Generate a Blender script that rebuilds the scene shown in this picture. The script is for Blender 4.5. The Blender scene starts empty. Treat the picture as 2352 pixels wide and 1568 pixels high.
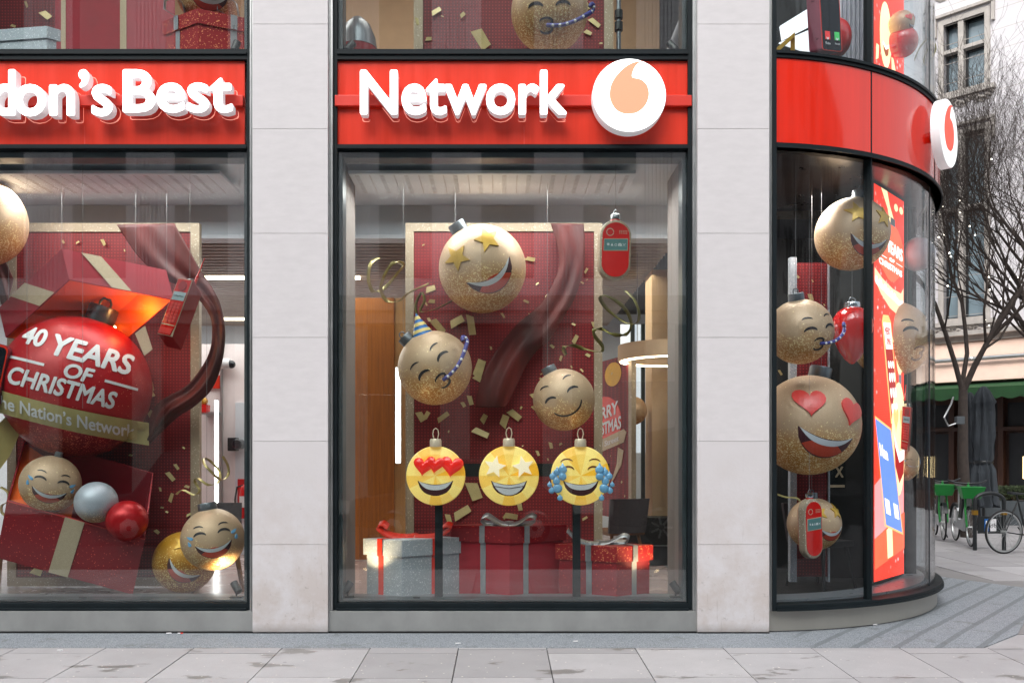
import bpy, bmesh, math, random
from mathutils import Vector, Matrix, geometry
random.seed(7)
R = math.radians
sc = bpy.context.scene
COL = sc.collection
# ---------------------------------------------------------------- camera, sky, sun
F, CX, CY, EYE = 1975.7, 1152.5, 1043.3, 1.557
cam = bpy.data.cameras.new('camera'); camo = bpy.data.objects.new('camera', cam); COL.objects.link(camo)
camo.location = (0, 0, EYE); camo.rotation_euler = (R(90), 0, 0)
cam.sensor_width = 36; cam.lens = 36*F/2352; cam.shift_x = .0100; cam.shift_y = .1102
cam.clip_start = .1; cam.clip_end = 500
sc.camera = camo
w = bpy.data.worlds.new('World'); sc.world = w; w.use_nodes = True
wn = w.node_tree; bg = wn.nodes['Background']
sky = wn.nodes.new('ShaderNodeTexSky'); sky.sky_type = 'NISHITA'; sky.sun_disc = False
SUN_EL, SUN_AZ = R(48), R(200)
sky.sun_elevation = SUN_EL; sky.sun_rotation = SUN_AZ; sky.dust_density = 4; sky.air_density = 1.5
hs = wn.nodes.new('ShaderNodeHueSaturation'); hs.inputs['Saturation'].default_value = .22
wn.links.new(sky.outputs[0], hs.inputs['Color']); wn.links.new(hs.outputs[0], bg.inputs[0])
bg.inputs[1].default_value = .15
sun = bpy.data.lights.new('sun', 'SUN'); sun.energy = .9; sun.angle = R(60); sun.color = (1, .98, .97)
suno = bpy.data.objects.new('sun', sun); COL.objects.link(suno)
sd = Vector((math.sin(SUN_AZ)*math.cos(SUN_EL), math.cos(SUN_AZ)*math.cos(SUN_EL), math.sin(SUN_EL)))
suno.rotation_euler = sd.to_track_quat('Z', 'Y').to_euler()
vs = sc.view_settings; vs.view_transform = 'Standard'; vs.look = 'None'; vs.exposure = .88; vs.gamma = 1
sc.cycles.max_bounces = 8; sc.cycles.transparent_max_bounces = 24; sc.cycles.glossy_bounces = 4; sc.cycles.diffuse_bounces = 3
sc.cycles.use_denoising = True; sc.cycles.sample_clamp_indirect = 6; sc.cycles.caustics_reflective = False; sc.cycles.caustics_refractive = False

def at(x, y, Y):                       # a point of the photograph (2352 px wide) at depth Y
    return Vector(((x-CX)/F*Y, Y, EYE-(y-CY)/F*Y))
def gx(x, Y=7.5): return (x-CX)/F*Y
def gz(y, Y=7.5): return EYE-(y-CY)/F*Y
def S(r, g, b, k=1.0):
    f = lambda c: ((c/255)/12.92 if c/255 <= .04045 else ((c/255+.055)/1.055)**2.4)*k
    return (f(r), f(g), f(b))
# ---------------------------------------------------------------- materials
MT = {}
def nt(name):
    m = bpy.data.materials.new(name); m.use_nodes = True; MT[name] = m
    n = m.node_tree.nodes; l = m.node_tree.links
    return m, n, l, n['Principled BSDF']
def math_n(n, l, op, a, b=None, c=None):
    k = n.new('ShaderNodeMath'); k.operation = op
    for i, v in enumerate((a, b, c)):
        if v is None: continue
        if isinstance(v, (int, float)): k.inputs[i].default_value = v
        else: l.new(v, k.inputs[i])
    return k.outputs[0]
def mix_n(n, l, fac, a, b):
    k = n.new('ShaderNodeMix'); k.data_type = 'RGBA'
    for s, v in ((k.inputs[0], fac), (k.inputs[6], a), (k.inputs[7], b)):
        if isinstance(v, (int, float)): s.default_value = v
        elif isinstance(v, tuple): s.default_value = (*v[:3], 1)
        else: l.new(v, s)
    return k.outputs[2]
def noise_n(n, l, co, scale, detail=4, rough=.6):
    k = n.new('ShaderNodeTexNoise'); k.inputs['Scale'].default_value = scale; k.inputs['Detail'].default_value = detail
    k.inputs['Roughness'].default_value = rough; l.new(co, k.inputs['Vector']); return k.outputs[0]
def mapr(n, l, v, a, b, c=0, d=1):
    k = n.new('ShaderNodeMapRange'); l.new(v, k.inputs[0])
    for i, q in enumerate((a, b, c, d)): k.inputs[i+1].default_value = q
    return k.outputs[0]
def pm(name, col, rough=.5, metal=0, var=.12, scale=6, bump=0, bscale=60, spec=.5, coat=0, emis=None, estr=0, stretch=None, sheen=0, island=0):
    m, n, l, p = nt(name)
    tc = n.new('ShaderNodeTexCoord'); co = tc.outputs['Object']
    if stretch:
        mp = n.new('ShaderNodeMapping'); mp.inputs['Scale'].default_value = stretch; l.new(co, mp.inputs[0]); co = mp.outputs[0]
    if var:
        f = noise_n(n, l, co, scale)
        c = mix_n(n, l, mapr(n, l, f, .3, .7), tuple(x*(1-var) for x in col), tuple(min(1, x*(1+var)) for x in col))
        if island:
            gi = n.new('ShaderNodeNewGeometry'); h_ = n.new('ShaderNodeHueSaturation'); l.new(c, h_.inputs['Color']); l.new(mapr(n, l, gi.outputs['Random Per Island'], 0, 1, 1-island, 1+island*.5), h_.inputs['Value']); c = h_.outputs[0]
        l.new(c, p.inputs['Base Color'])
        l.new(mapr(n, l, f, .2, .8, max(0, rough-.06), min(1, rough+.08)), p.inputs['Roughness'])
    else:
        p.inputs['Base Color'].default_value = (*col, 1); p.inputs['Roughness'].default_value = rough
    p.inputs['Metallic'].default_value = metal; p.inputs['Specular IOR Level'].default_value = spec
    p.inputs['Coat Weight'].default_value = coat
    if sheen: p.inputs['Sheen Weight'].default_value = sheen
    if bump:
        b = n.new('ShaderNodeBump'); b.inputs['Strength'].default_value = bump; b.inputs['Distance'].default_value = .01
        l.new(noise_n(n, l, co, bscale), b.inputs['Height']); l.new(b.outputs[0], p.inputs['Normal'])
    if emis:
        p.inputs['Emission Color'].default_value = (*emis, 1); p.inputs['Emission Strength'].default_value = estr
    return m
def glitter(name, col, fleck, dens=.965, cell=150, grain=.35, low=None, rough=.45, metal=.25, z0=-.1, z1=.15, lowd=.8):
    """paint with glitter: fine grain everywhere, bright flakes, denser and deeper towards the bottom"""
    m, n, l, p = nt(name)
    co = n.new('ShaderNodeTexCoord').outputs['Object']
    g = noise_n(n, l, co, 420, 2, .8)
    base = col
    fz = None
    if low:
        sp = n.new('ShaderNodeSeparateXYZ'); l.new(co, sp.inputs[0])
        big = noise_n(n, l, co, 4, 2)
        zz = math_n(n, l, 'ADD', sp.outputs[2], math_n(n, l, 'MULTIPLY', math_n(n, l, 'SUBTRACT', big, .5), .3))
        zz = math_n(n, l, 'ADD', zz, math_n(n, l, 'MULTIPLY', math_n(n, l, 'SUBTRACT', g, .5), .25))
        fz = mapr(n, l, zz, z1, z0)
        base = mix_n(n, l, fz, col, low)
    dark = mix_n(n, l, 1.0, base, base); mk = n.new('ShaderNodeMix'); mk.data_type = 'RGBA'; mk.blend_type = 'MULTIPLY'
    mk.inputs[0].default_value = 1; l.new(dark, mk.inputs[6])
    gg = mapr(n, l, g, .25, .75, 1-grain, 1+grain*.6); cmb = n.new('ShaderNodeCombineColor')
    for i in range(3): l.new(gg, cmb.inputs[i])
    l.new(cmb.outputs[0], mk.inputs[7])
    vo = n.new('ShaderNodeTexVoronoi'); vo.inputs['Scale'].default_value = cell; l.new(co, vo.inputs['Vector'])
    se = n.new('ShaderNodeSeparateColor'); l.new(vo.outputs['Color'], se.inputs[0])
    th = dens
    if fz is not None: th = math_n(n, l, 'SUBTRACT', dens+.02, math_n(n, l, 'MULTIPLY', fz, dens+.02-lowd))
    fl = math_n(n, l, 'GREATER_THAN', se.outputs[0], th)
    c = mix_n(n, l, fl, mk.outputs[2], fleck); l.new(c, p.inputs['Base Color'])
    p.inputs['Roughness'].default_value = rough; p.inputs['Metallic'].default_value = metal
    b = n.new('ShaderNodeBump'); b.inputs['Strength'].default_value = .25; b.inputs['Distance'].default_value = .004
    l.new(se.outputs[1], b.inputs['Height']); l.new(b.outputs[0], p.inputs['Normal'])
    return m
def glass(name, f0=.05, tint=(.93, .96, .95), wave=0):
    m, n, l, p = nt(name); n.remove(p)
    out = [x for x in n if x.type == 'OUTPUT_MATERIAL'][0]
    tr = n.new('ShaderNodeBsdfTransparent'); tr.inputs[0].default_value = (*tint, 1)
    gl = n.new('ShaderNodeBsdfGlossy'); gl.inputs['Roughness'].default_value = .012
    lw = n.new('ShaderNodeLayerWeight'); lw.inputs['Blend'].default_value = .5
    f = math_n(n, l, 'POWER', lw.outputs['Facing'], 5.0); f = math_n(n, l, 'MULTIPLY_ADD', f, 1-f0, f0)
    mx = n.new('ShaderNodeMixShader'); l.new(f, mx.inputs[0]); l.new(tr.outputs[0], mx.inputs[1]); l.new(gl.outputs[0], mx.inputs[2])
    if wave:
        co = n.new('ShaderNodeTexCoord').outputs['Object']
        mp = n.new('ShaderNodeMapping'); mp.inputs['Scale'].default_value = (1, 1, .15); l.new(co, mp.inputs[0])
        b = n.new('ShaderNodeBump'); b.inputs['Strength'].default_value = wave; b.inputs['Distance'].default_value = .02
        l.new(noise_n(n, l, mp.outputs[0], 6, 2), b.inputs['Height']); l.new(b.outputs[0], gl.inputs['Normal'])
    l.new(mx.outputs[0], out.inputs[0]); return m
def dotboard(name, col, dot, pitch=.032, rad=.2):
    m, n, l, p = nt(name)
    co = n.new('ShaderNodeTexCoord').outputs['Object']
    sp = n.new('ShaderNodeSeparateXYZ'); l.new(co, sp.inputs[0]); d = []
    for i in (0, 2):
        q = math_n(n, l, 'FRACT', math_n(n, l, 'MULTIPLY', sp.outputs[i], 1/pitch)); q = math_n(n, l, 'SUBTRACT', q, .5)
        d.append(math_n(n, l, 'MULTIPLY', q, q))
    k = math_n(n, l, 'LESS_THAN', math_n(n, l, 'ADD', d[0], d[1]), rad*rad)
    f = noise_n(n, l, co, 1.3, 3)
    c0 = mix_n(n, l, mapr(n, l, f, .3, .7), tuple(x*.75 for x in col), tuple(x*1.25 for x in col))
    l.new(mix_n(n, l, k, c0, dot), p.inputs['Base Color']); p.inputs['Roughness'].default_value = .55
    return m

pm('stone', S(211, 208, 210), .75, var=.04, scale=7, bump=.15, bscale=90, stretch=(1, 1, 3), island=.018)
def stained_stone():                  # Portland stone, weathered and scuffed near the pavement
    m, n, l, p = nt('stone_low')
    co = n.new('ShaderNodeTexCoord').outputs['Object']; sp = n.new('ShaderNodeSeparateXYZ'); l.new(co, sp.inputs[0])
    z = mapr(n, l, sp.outputs[2], 1.7, .05)
    a = noise_n(n, l, co, 3.5, 7, .7); b_ = noise_n(n, l, co, 22, 5, .75)
    st = math_n(n, l, 'MULTIPLY', z, mapr(n, l, a, .38, .62)); c = mix_n(n, l, st, S(209, 206, 208), S(193, 184, 180))
    gr = math_n(n, l, 'MULTIPLY', mapr(n, l, b_, .6, .72), math_n(n, l, 'POWER', z, 1.5)); c = mix_n(n, l, math_n(n, l, 'MULTIPLY', gr, .6), c, S(120, 112, 105))
    mp = n.new('ShaderNodeMapping'); mp.inputs['Scale'].default_value = (30, 30, 2.2); l.new(co, mp.inputs[0])
    dr = noise_n(n, l, mp.outputs[0], 1.4, 4, .7); dr = math_n(n, l, 'MULTIPLY', mapr(n, l, dr, .62, .75), z)
    c = mix_n(n, l, math_n(n, l, 'MULTIPLY', dr, .4), c, S(130, 120, 112))
    lo = mapr(n, l, sp.outputs[2], .09, .01); c = mix_n(n, l, math_n(n, l, 'MULTIPLY', lo, .5), c, S(110, 104, 98))
    l.new(c, p.inputs['Base Color']); p.inputs['Roughness'].default_value = .75
    b = n.new('ShaderNodeBump'); b.inputs['Strength'].default_value = .15; b.inputs['Distance'].default_value = .01
    l.new(b_, b.inputs['Height']); l.new(b.outputs[0], p.inputs['Normal'])
stained_stone()
pm('joint', S(165, 162, 161), .9)
pm('steel', S(175, 178, 178), .35, metal=.85, var=.05)
pm('plinth', S(150, 152, 151), .45, metal=.25, var=.12, scale=2.5, bump=.06, stretch=(1.6, 1, 1.2))
pm('plinth_steel', S(165, 163, 156), .4, metal=.55, var=.06, scale=2, stretch=(2, 2, .3))
pm('black', (.007, .012, .015), .55, var=.2, spec=.2)
pm('frame_teal', (.035, .05, .058), .4, var=.15)
pm('matt_black', (.01, .011, .012), .6)
pm('red_panel', S(224, 56, 34), .22, var=.07, scale=2, stretch=(7, 7, .35), coat=.0)
pm('red_panel_bay', S(226, 40, 14), .12, var=.06, scale=2, stretch=(7, 7, .3), coat=.3)
pm('red_rail', S(214, 52, 38), .35, var=.03)
pm('letter_face', (.9, .9, .9), .4, var=0, emis=(1, .98, .97), estr=1.3)
pm('letter_side', (.85, .85, .87), .4, var=0, emis=(1, .97, .97), estr=.12)
pm('logo_peach', S(240, 130, 100), .4, var=0, emis=S(255, 150, 118), estr=.5)
pm('logo_white', (.85, .85, .85), .35, var=0, emis=(1, 1, 1), estr=.35)
pm('logo_orange', S(240, 60, 15), .35, var=0, emis=S(255, 60, 10), estr=.3)
pm('halo_line', S(255, 170, 150), .4, var=0, emis=S(255, 170, 150), estr=.35)
glass('glass', .085)
glass('bay_glass', .02, (.90, .93, .94), .25)
glass('acrylic', .03, (.97, .97, .97))
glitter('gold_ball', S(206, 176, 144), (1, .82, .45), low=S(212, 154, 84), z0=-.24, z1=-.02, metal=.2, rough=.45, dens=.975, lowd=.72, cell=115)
glitter('gold_frame', S(176, 160, 138), (1, .92, .75), dens=.975, cell=180, grain=.3, metal=.2)
glitter('yellow_ball', S(190, 140, 30), (1, .8, .3), low=S(170, 110, 15), metal=.3, dens=.97)
glitter('silver_glitter', S(188, 196, 206), (.95, .97, 1), dens=.95, cell=170, grain=.5, metal=.3)
glitter('silver_ball', S(186, 194, 206), (1, .85, .6), low=S(190, 150, 90), z0=-.2, z1=-.05, dens=.99, metal=.3, rough=.4)
glitter('red_glitter', S(150, 14, 30), (1, .12, .08), dens=.985, cell=150, grain=.25, metal=.1)
glitter('red_glitter_bright', S(170, 18, 26), (1, .35, .15), dens=.93, cell=130, grain=.4, metal=.2)
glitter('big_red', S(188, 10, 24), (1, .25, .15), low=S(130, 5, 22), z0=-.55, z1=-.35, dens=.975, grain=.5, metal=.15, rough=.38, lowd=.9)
pm('dark_red_box', S(166, 20, 40), .6, var=.08, bump=.1, bscale=300)
pm('crimson_box', S(160, 26, 44), .55, var=.08, bump=.1, bscale=300)
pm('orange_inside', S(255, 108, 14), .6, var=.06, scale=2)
pm('beige_band', S(196, 178, 150), .6, var=.08, scale=60)
dotboard('board_red', S(112, 24, 30), S(176, 48, 50))
pm('cloth_red', S(76, 14, 10), .5, var=.8, scale=3.2, stretch=(1, 1, .3), bump=.8, bscale=3)
pm('confetti', S(205, 188, 135), .4, metal=.2, var=.12, scale=12)
pm('ribbon_gold', S(190, 175, 115), .3, metal=.5, var=.25, scale=8)
pm('ribbon_olive', S(112, 108, 50), .35, metal=.4, var=.4, scale=8)
pm('ribbon_silver', S(170, 172, 178), .3, metal=.55, var=.15, scale=9)
pm('ribbon_red', S(225, 45, 20), .35, var=.1)
pm('banner_olive', S(186, 172, 112), .45, metal=.15, var=.08)
pm('chrome', S(190, 195, 200), .12, metal=1, var=.05)
pm('gunmetal', S(120, 126, 132), .32, metal=.75, var=.1)
pm('white_print', (.8, .8, .82), .5, var=0)
pm('ink', (.015, .014, .02), .45, var=0)
pm('mouth_dark', S(66, 22, 30), .45, var=.1)
pm('tongue', S(190, 62, 32), .45, var=.15)
pm('teeth', S(205, 210, 215), .4, var=.05)
pm('star_gold', S(200, 160, 60), .35, metal=.25, var=.15)
pm('heart_pink', S(224, 66, 60), .3, var=.15, scale=5)
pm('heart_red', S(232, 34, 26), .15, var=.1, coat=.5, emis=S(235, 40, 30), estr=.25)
pm('tear_blue', S(120, 180, 225), .2, var=.15, coat=.5)
pm('hat_blue', S(30, 110, 185), .4, var=.1)
pm('hat_yellow', S(225, 205, 130), .4, var=.1)
pm('blower_blue', S(60, 60, 140), .4, var=.2)
pm('phone_red', S(215, 28, 22), .18, var=.06, coat=.6)
pm('phone_dark_red', S(160, 14, 18), .3, var=.1)
pm('phone_rose', S(140, 70, 85), .3, metal=.5, var=.05)
pm('screen_teal', S(90, 130, 130), .3, var=.05)
pm('screen_grey', S(165, 185, 190), .3, var=.05)
pm('phone_black', (.008, .012, .018), .08, var=0)
pm('icon_red', S(215, 40, 40), .4, var=0, emis=S(215, 40, 40), estr=.25)
pm('icon_green', S(60, 180, 90), .4, var=0, emis=S(60, 180, 90), estr=.25)
pm('inner_white', S(216, 224, 232), .8, var=.02)
pm('inner_pink', S(244, 234, 234), .7, var=.03)
pm('bulkhead', S(214, 222, 230), .85, var=.03)
pm('inner_beige', S(214, 184, 148), .7, var=.04)
pm('wood_wall', S(170, 100, 30), .5, var=.25, scale=3, stretch=(12, 12, .5))
pm('hat_gold', S(225, 170, 40), .4, var=.1)
pm('light_panel_white', (.85,.86,.88), .4, var=0, emis=(.95,.97,1), estr=.6)
pm('red_gloss', S(205, 12, 14), .15, var=.08, coat=.6)
pm('far_glass_dark', S(60, 68, 74), .15, var=.2)
pm('return_grey', S(150, 142, 138), .7, var=.04)
pm('pearl', S(200, 203, 214), .3, var=.04)
pm('red_satin', S(180, 12, 24), .32, metal=.3, var=.1, scale=60)
pm('cap_dark', S(70, 76, 84), .3, metal=.5, var=.1)
pm('wood_wall2', S(196, 150, 92), .5, var=.15, scale=3, stretch=(12, 12, .5))
pm('inner_floor', S(170, 150, 145), .25, var=.1, scale=3)
pm('slat', S(190, 178, 170), .6, var=.05)
pm('chair_wood', S(120, 80, 45), .5, var=.2, stretch=(5, 5, .5))
pm('chair_cloth', S(70, 66, 70), .9, var=.15, scale=30)
pm('led_strip', (1, 1, 1), .4, var=0, emis=(1, .97, .95), estr=7)
pm('led_warm', (1, 1, 1), .4, var=0, emis=(1, .84, .62), estr=5)
pm('lamp_warm', (1, 1, 1), .4, var=0, emis=(1, .7, .35), estr=8)
pm('plastic_black', (.012, .015, .017), .4, var=.1)
pm('cctv_white', (.7, .7, .72), .35, var=.03)
pm('wire', (.25, .25, .26), .4, var=0)
pm('extinguisher_red', S(200, 15, 15), .3, var=.05)
pm('party_cloth', S(205, 205, 212), .8, var=.06, scale=2, stretch=(8, 8, .2))

# ---------------------------------------------------------------- mesh helpers
ORG = {}
class MB:
    def __init__(s, M=None): s.bm = bmesh.new(); s.M = M or Matrix()
    def v(s, p): return s.bm.verts.new(s.M @ Vector(p))
    def f(s, vs):
        try: return s.bm.faces.new(vs)
        except ValueError: return None
    def quad(s, pts): return s.f([s.v(p) for p in pts])
    def hexa(s, a, b):                       # two matching loops of points joined
        A = [s.v(p) for p in a]; B = [s.v(p) for p in b]; n = len(A)
        s.f(list(reversed(A))); s.f(B)
        for i in range(n): s.f([A[i], A[(i+1) % n], B[(i+1) % n], B[i]])
    def box(s, x0, x1, y0, y1, z0, z1):
        s.hexa([(x0, y0, z0), (x1, y0, z0), (x1, y1, z0), (x0, y1, z0)], [(x0, y0, z1), (x1, y0, z1), (x1, y1, z1), (x0, y1, z1)]); return s
    def para(s, o, a, b, c):
        o, a, b, c = map(Vector, (o, a, b, c)); s.hexa([o, o+a, o+a+b, o+b], [o+c, o+a+c, o+a+b+c, o+b+c]); return s
    def tube(s, pts, r, seg=8, cap=True):
        pts = [Vector(p) for p in pts]; n = len(pts); rs = r if isinstance(r, (list, tuple)) else [r]*n
        rings = []; up = Vector((0, 0, 1)); pn = None
        for i, p in enumerate(pts):
            t = (pts[min(i+1, n-1)]-pts[max(i-1, 0)])
            t = t.normalized() if t.length > 1e-9 else Vector((0, 0, 1))
            if pn is None: pn = t.orthogonal().normalized()
            else:
                pn = pn-t*pn.dot(t); pn = pn.normalized() if pn.length > 1e-6 else t.orthogonal().normalized()
            bn = t.cross(pn)
            rings.append([s.v(p+(pn*math.cos(2*math.pi*k/seg)+bn*math.sin(2*math.pi*k/seg))*rs[i]) for k in range(seg)])
        for a, b in zip(rings, rings[1:]):
            for k in range(seg): s.f([a[k], a[(k+1) % seg], b[(k+1) % seg], b[k]])
        if cap: s.f(list(reversed(rings[0]))); s.f(rings[-1])
        return s
    def lathe(s, prof, seg=32, M2=None):
        M2 = M2 or Matrix(); rings = []
        for r, z in prof:
            rings.append([s.v(M2 @ Vector((r*math.cos(2*math.pi*k/seg), r*math.sin(2*math.pi*k/seg), z))) for k in range(seg)] if r > 1e-6 else [s.v(M2 @ Vector((0, 0, z)))])
        for a, b in zip(rings, rings[1:]):
            for k in range(seg):
                k2 = (k+1) % seg
                q = [a[k % len(a)], a[k2 % len(a)], b[k2 % len(b)], b[k % len(b)]]
                q = [x for i, x in enumerate(q) if x not in q[:i]]
                if len(q) > 2: s.f(q)
        return s
    def sphere(s, r, c=(0, 0, 0), sx=1, sy=1, sz=1, seg=40, rings=24, M2=None):
        M = Matrix.Translation(c) @ (M2 or Matrix()) @ Matrix.Diagonal((sx, sy, sz, 1))
        return s.lathe([(r*math.sin(math.pi*i/rings), -r*math.cos(math.pi*i/rings)) for i in range(rings+1)], seg, M)
    def ribbon(s, pts, wv, t=.002):          # strip along pts, width vectors wv, a little thickness
        pts = [Vector(p) for p in pts]; n = len(pts); ws = wv if isinstance(wv, list) else [Vector(wv)]*n; ws = [Vector(x) for x in ws]
        L = []
        for i in range(n):
            tg = (pts[min(i+1, n-1)]-pts[max(i-1, 0)]).normalized(); nn = tg.cross(ws[i]).normalized()*t/2
            L.append([s.v(pts[i]-ws[i]/2+nn), s.v(pts[i]+ws[i]/2+nn), s.v(pts[i]+ws[i]/2-nn), s.v(pts[i]-ws[i]/2-nn)])
        for a, b in zip(L, L[1:]):
            for k in range(4): s.f([a[k], a[(k+1) % 4], b[(k+1) % 4], b[k]])
        s.f(list(reversed(L[0]))); s.f(L[-1]); return s
    def prism(s, out, fn, h0, h1, grid=None):
        """2D outline mapped by fn(u, v, h); front at h1, back at h0; grid = spacing of inner points for curved targets"""
        out = clean(out, grid)
        vs = [Vector(p) for p in out]; n = len(vs)
        if grid:
            us = [p[0] for p in out]; ws = [p[1] for p in out]
            u = min(us)+grid/2
            while u < max(us):
                q = min(ws)+grid/2
                while q < max(ws):
                    if inside(u, q, out, grid*.25): vs.append(Vector((u, q)))
                    q += grid
                u += grid
        r = geometry.delaunay_2d_cdt(vs, [], [list(range(n))], 1, 1e-7)
        A = [s.v(fn(p[0], p[1], h1)) for p in r[0]]; B = [s.v(fn(p[0], p[1], h0)) for p in r[0]]
        cnt = {}
        for t in r[2]:
            s.f([A[i] for i in t]); s.f([B[i] for i in reversed(t)])
            for i in range(len(t)):
                e = (t[i], t[(i+1) % len(t)]); cnt[e] = 1
        for (i, j) in cnt:
            if (j, i) not in cnt: s.f([A[j], A[i], B[i], B[j]])
        return s
    def build(s, name, mat, parent=None, local=False, smooth=False, bevel=0, label=None):
        bm = s.bm
        bmesh.ops.remove_doubles(bm, verts=bm.verts, dist=1e-6)
        if bevel:
            ed = [e for e in bm.edges if len(e.link_faces) == 2 and e.calc_face_angle(0) > .6]
            bmesh.ops.bevel(bm, geom=ed, offset=bevel, segments=2, affect='EDGES', profile=.6)
        bmesh.ops.recalc_face_normals(bm, faces=bm.faces)
        o0 = Vector()
        if parent is not None:
            o0 = ORG[parent.name]
            if not local: bmesh.ops.translate(bm, verts=bm.verts, vec=-o0)
        me = bpy.data.meshes.new(name); bm.to_mesh(me); bm.free()
        if smooth:
            for p in me.polygons: p.use_smooth = True
            if smooth != 2:
                try: me.set_sharp_from_angle(angle=R(40))
                except Exception: pass
        o = bpy.data.objects.new(name, me); COL.objects.link(o)
        me.materials.append(MT[mat] if isinstance(mat, str) else mat)
        ORG[o.name] = o0
        if parent is not None: o.parent = parent
        if label: o['label'] = label
        return o
def inside(x, y, poly, m=0):
    c = False; n = len(poly); dm = 9
    for i in range(n):
        x0, y0 = poly[i]; x1, y1 = poly[(i+1) % n]
        if (y0 > y) != (y1 > y) and x < (x1-x0)*(y-y0)/(y1-y0)+x0: c = not c
        L = (x1-x0)**2+(y1-y0)**2
        t = 0 if L == 0 else max(0, min(1, ((x-x0)*(x1-x0)+(y-y0)*(y1-y0))/L))
        dm = min(dm, math.hypot(x-x0-t*(x1-x0), y-y0-t*(y1-y0)))
    return c and dm > m
def clean(out, grid):
    a = sum(out[i][0]*out[(i+1) % len(out)][1]-out[(i+1) % len(out)][0]*out[i][1] for i in range(len(out)))
    if a < 0: out = list(reversed(out))
    r = []
    for i, p in enumerate(out):
        q = out[(i+1) % len(out)]; r.append((p[0], p[1]))
        d = math.hypot(q[0]-p[0], q[1]-p[1])
        if grid:
            k = int(d/grid)
            for j in range(1, k+1):
                t = j/(k+1); r.append((p[0]+(q[0]-p[0])*t, p[1]+(q[1]-p[1])*t))
    return [p for i, p in enumerate(r) if math.hypot(p[0]-r[i-1][0], p[1]-r[i-1][1]) > 1e-5]
def tag(o, label=None, cat=None, group=None, kind=None):
    if label: o['label'] = label
    if cat: o['category'] = cat
    if group: o['group'] = group
    if kind: o['kind'] = kind
    return o
def thing(name, label, cat, loc=(0, 0, 0), group=None):
    o = bpy.data.objects.new(name, None); COL.objects.link(o); o.location = loc; o.empty_display_size = .1
    ORG[o.name] = Vector(loc); return tag(o, label, cat, group)
def copy_tree(o, parent=None):
    c = o.copy(); COL.objects.link(c); c.parent = parent
    ORG[c.name] = ORG.get(o.name, Vector())
    for ch in list(o.children): copy_tree(ch, c)
    return c
def text2d(body, bold=.012, shear=0, space=1.0):
    cu = bpy.data.curves.new('t', 'FONT'); cu.body = body; cu.size = 1; cu.offset = bold; cu.shear = shear; cu.resolution_u = 4; cu.space_character = space
    o = bpy.data.objects.new('t', cu); COL.objects.link(o)
    dg = bpy.context.evaluated_depsgraph_get(); me = bpy.data.meshes.new_from_object(o.evaluated_get(dg))
    V = [(v.co.x, v.co.y) for v in me.vertices]; P = [tuple(p.vertices) for p in me.polygons]
    bpy.data.objects.remove(o); bpy.data.curves.remove(cu); bpy.data.meshes.remove(me)
    return V, P
def text_part(mb, body, fn, h0, h1, bold=.012, shear=0, fit=None, cut=None, space=1.0):
    """lettering mapped by fn(u, v, h); fit=(u0, u1, v0, v1) is the box of the whole word; weight is added by
    thickening each stroke all round (shifted layers a hair apart)"""
    b0 = 0; ex = bold*1.1
    V0, P = text2d(body, b0, shear, space)
    xs = [p[0] for p in V0]; ys = [p[1] for p in V0]; a, b, c, d = min(xs)-ex, max(xs)+ex, min(ys)-ex, max(ys)+ex
    u0, u1, v0, v1 = fit
    sh = [(0, 0)] if ex < .003 else [(0, 0)]+[(ex*math.cos(R(k*45)), ex*math.sin(R(k*45))) for k in range(8)]
    for li, (dx, dy) in enumerate(sh):
        V = [(u0+(p[0]+dx-a)/(b-a)*(u1-u0), v0+(p[1]+dy-c)/(d-c)*(v1-v0)) for p in V0]
        t = bmesh.new(); tv = [t.verts.new((p[0], p[1], 0)) for p in V]
        for p in P:
            try: t.faces.new([tv[i] for i in p])
            except ValueError: pass
        bmesh.ops.remove_doubles(t, verts=t.verts, dist=1e-6)
        if cut:
            for _ in range(4):
                ed = [e for e in t.edges if e.calc_length() > cut]
                if not ed: break
                bmesh.ops.subdivide_edges(t, edges=ed, cuts=1)
                bmesh.ops.triangulate(t, faces=t.faces)
        e = (1 if h1 >= h0 else -1)*li*.00022
        A = {v: mb.v(fn(v.co.x, v.co.y, h1+e)) for v in t.verts}
        B = {v: mb.v(fn(v.co.x, v.co.y, h0+(e if h1 < h0 else 0))) for v in t.verts} if h1 != h0 else None
        for f in t.faces:
            mb.f([A[v] for v in f.verts])
            if B: mb.f([B[v] for v in reversed(f.verts)])
        if B:
            for ed in t.edges:
                if len(ed.link_faces) == 1: mb.f([A[ed.verts[0]], A[ed.verts[1]], B[ed.verts[1]], B[ed.verts[0]]])
        t.free()
    return mb
def fl(x0, y0, x1, y1, n=12):          # helper lists
    return [(x0+(x1-x0)*i/n, y0+(y1-y0)*i/n) for i in range(n+1)]
def arc(cx, cy, rx, ry, a0, a1, n=12):
    return [(cx+rx*math.cos(R(a0+(a1-a0)*i/n)), cy+ry*math.sin(R(a0+(a1-a0)*i/n))) for i in range(n+1)]
def stroke(pts, w, tip=.15):
    L, Q = [], []; n = len(pts)
    for i, p in enumerate(pts):
        a = pts[max(i-1, 0)]; b = pts[min(i+1, n-1)]; d = math.hypot(b[0]-a[0], b[1]-a[1]) or 1
        k = w/2*(tip+(1-tip)*math.sin(math.pi*min(1, max(0, i/(n-1))))**.6)
        nx, ny = -(b[1]-a[1])/d*k, (b[0]-a[0])/d*k
        L.append((p[0]+nx, p[1]+ny)); Q.append((p[0]-nx, p[1]-ny))
    return L+Q[::-1]
def star(cx, cy, r, rot=90, inner=.45):
    return [(cx+(r if k % 2 == 0 else r*inner)*math.cos(R(rot+36*k)), cy+(r if k % 2 == 0 else r*inner)*math.sin(R(rot+36*k))) for k in range(10)]
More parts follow.
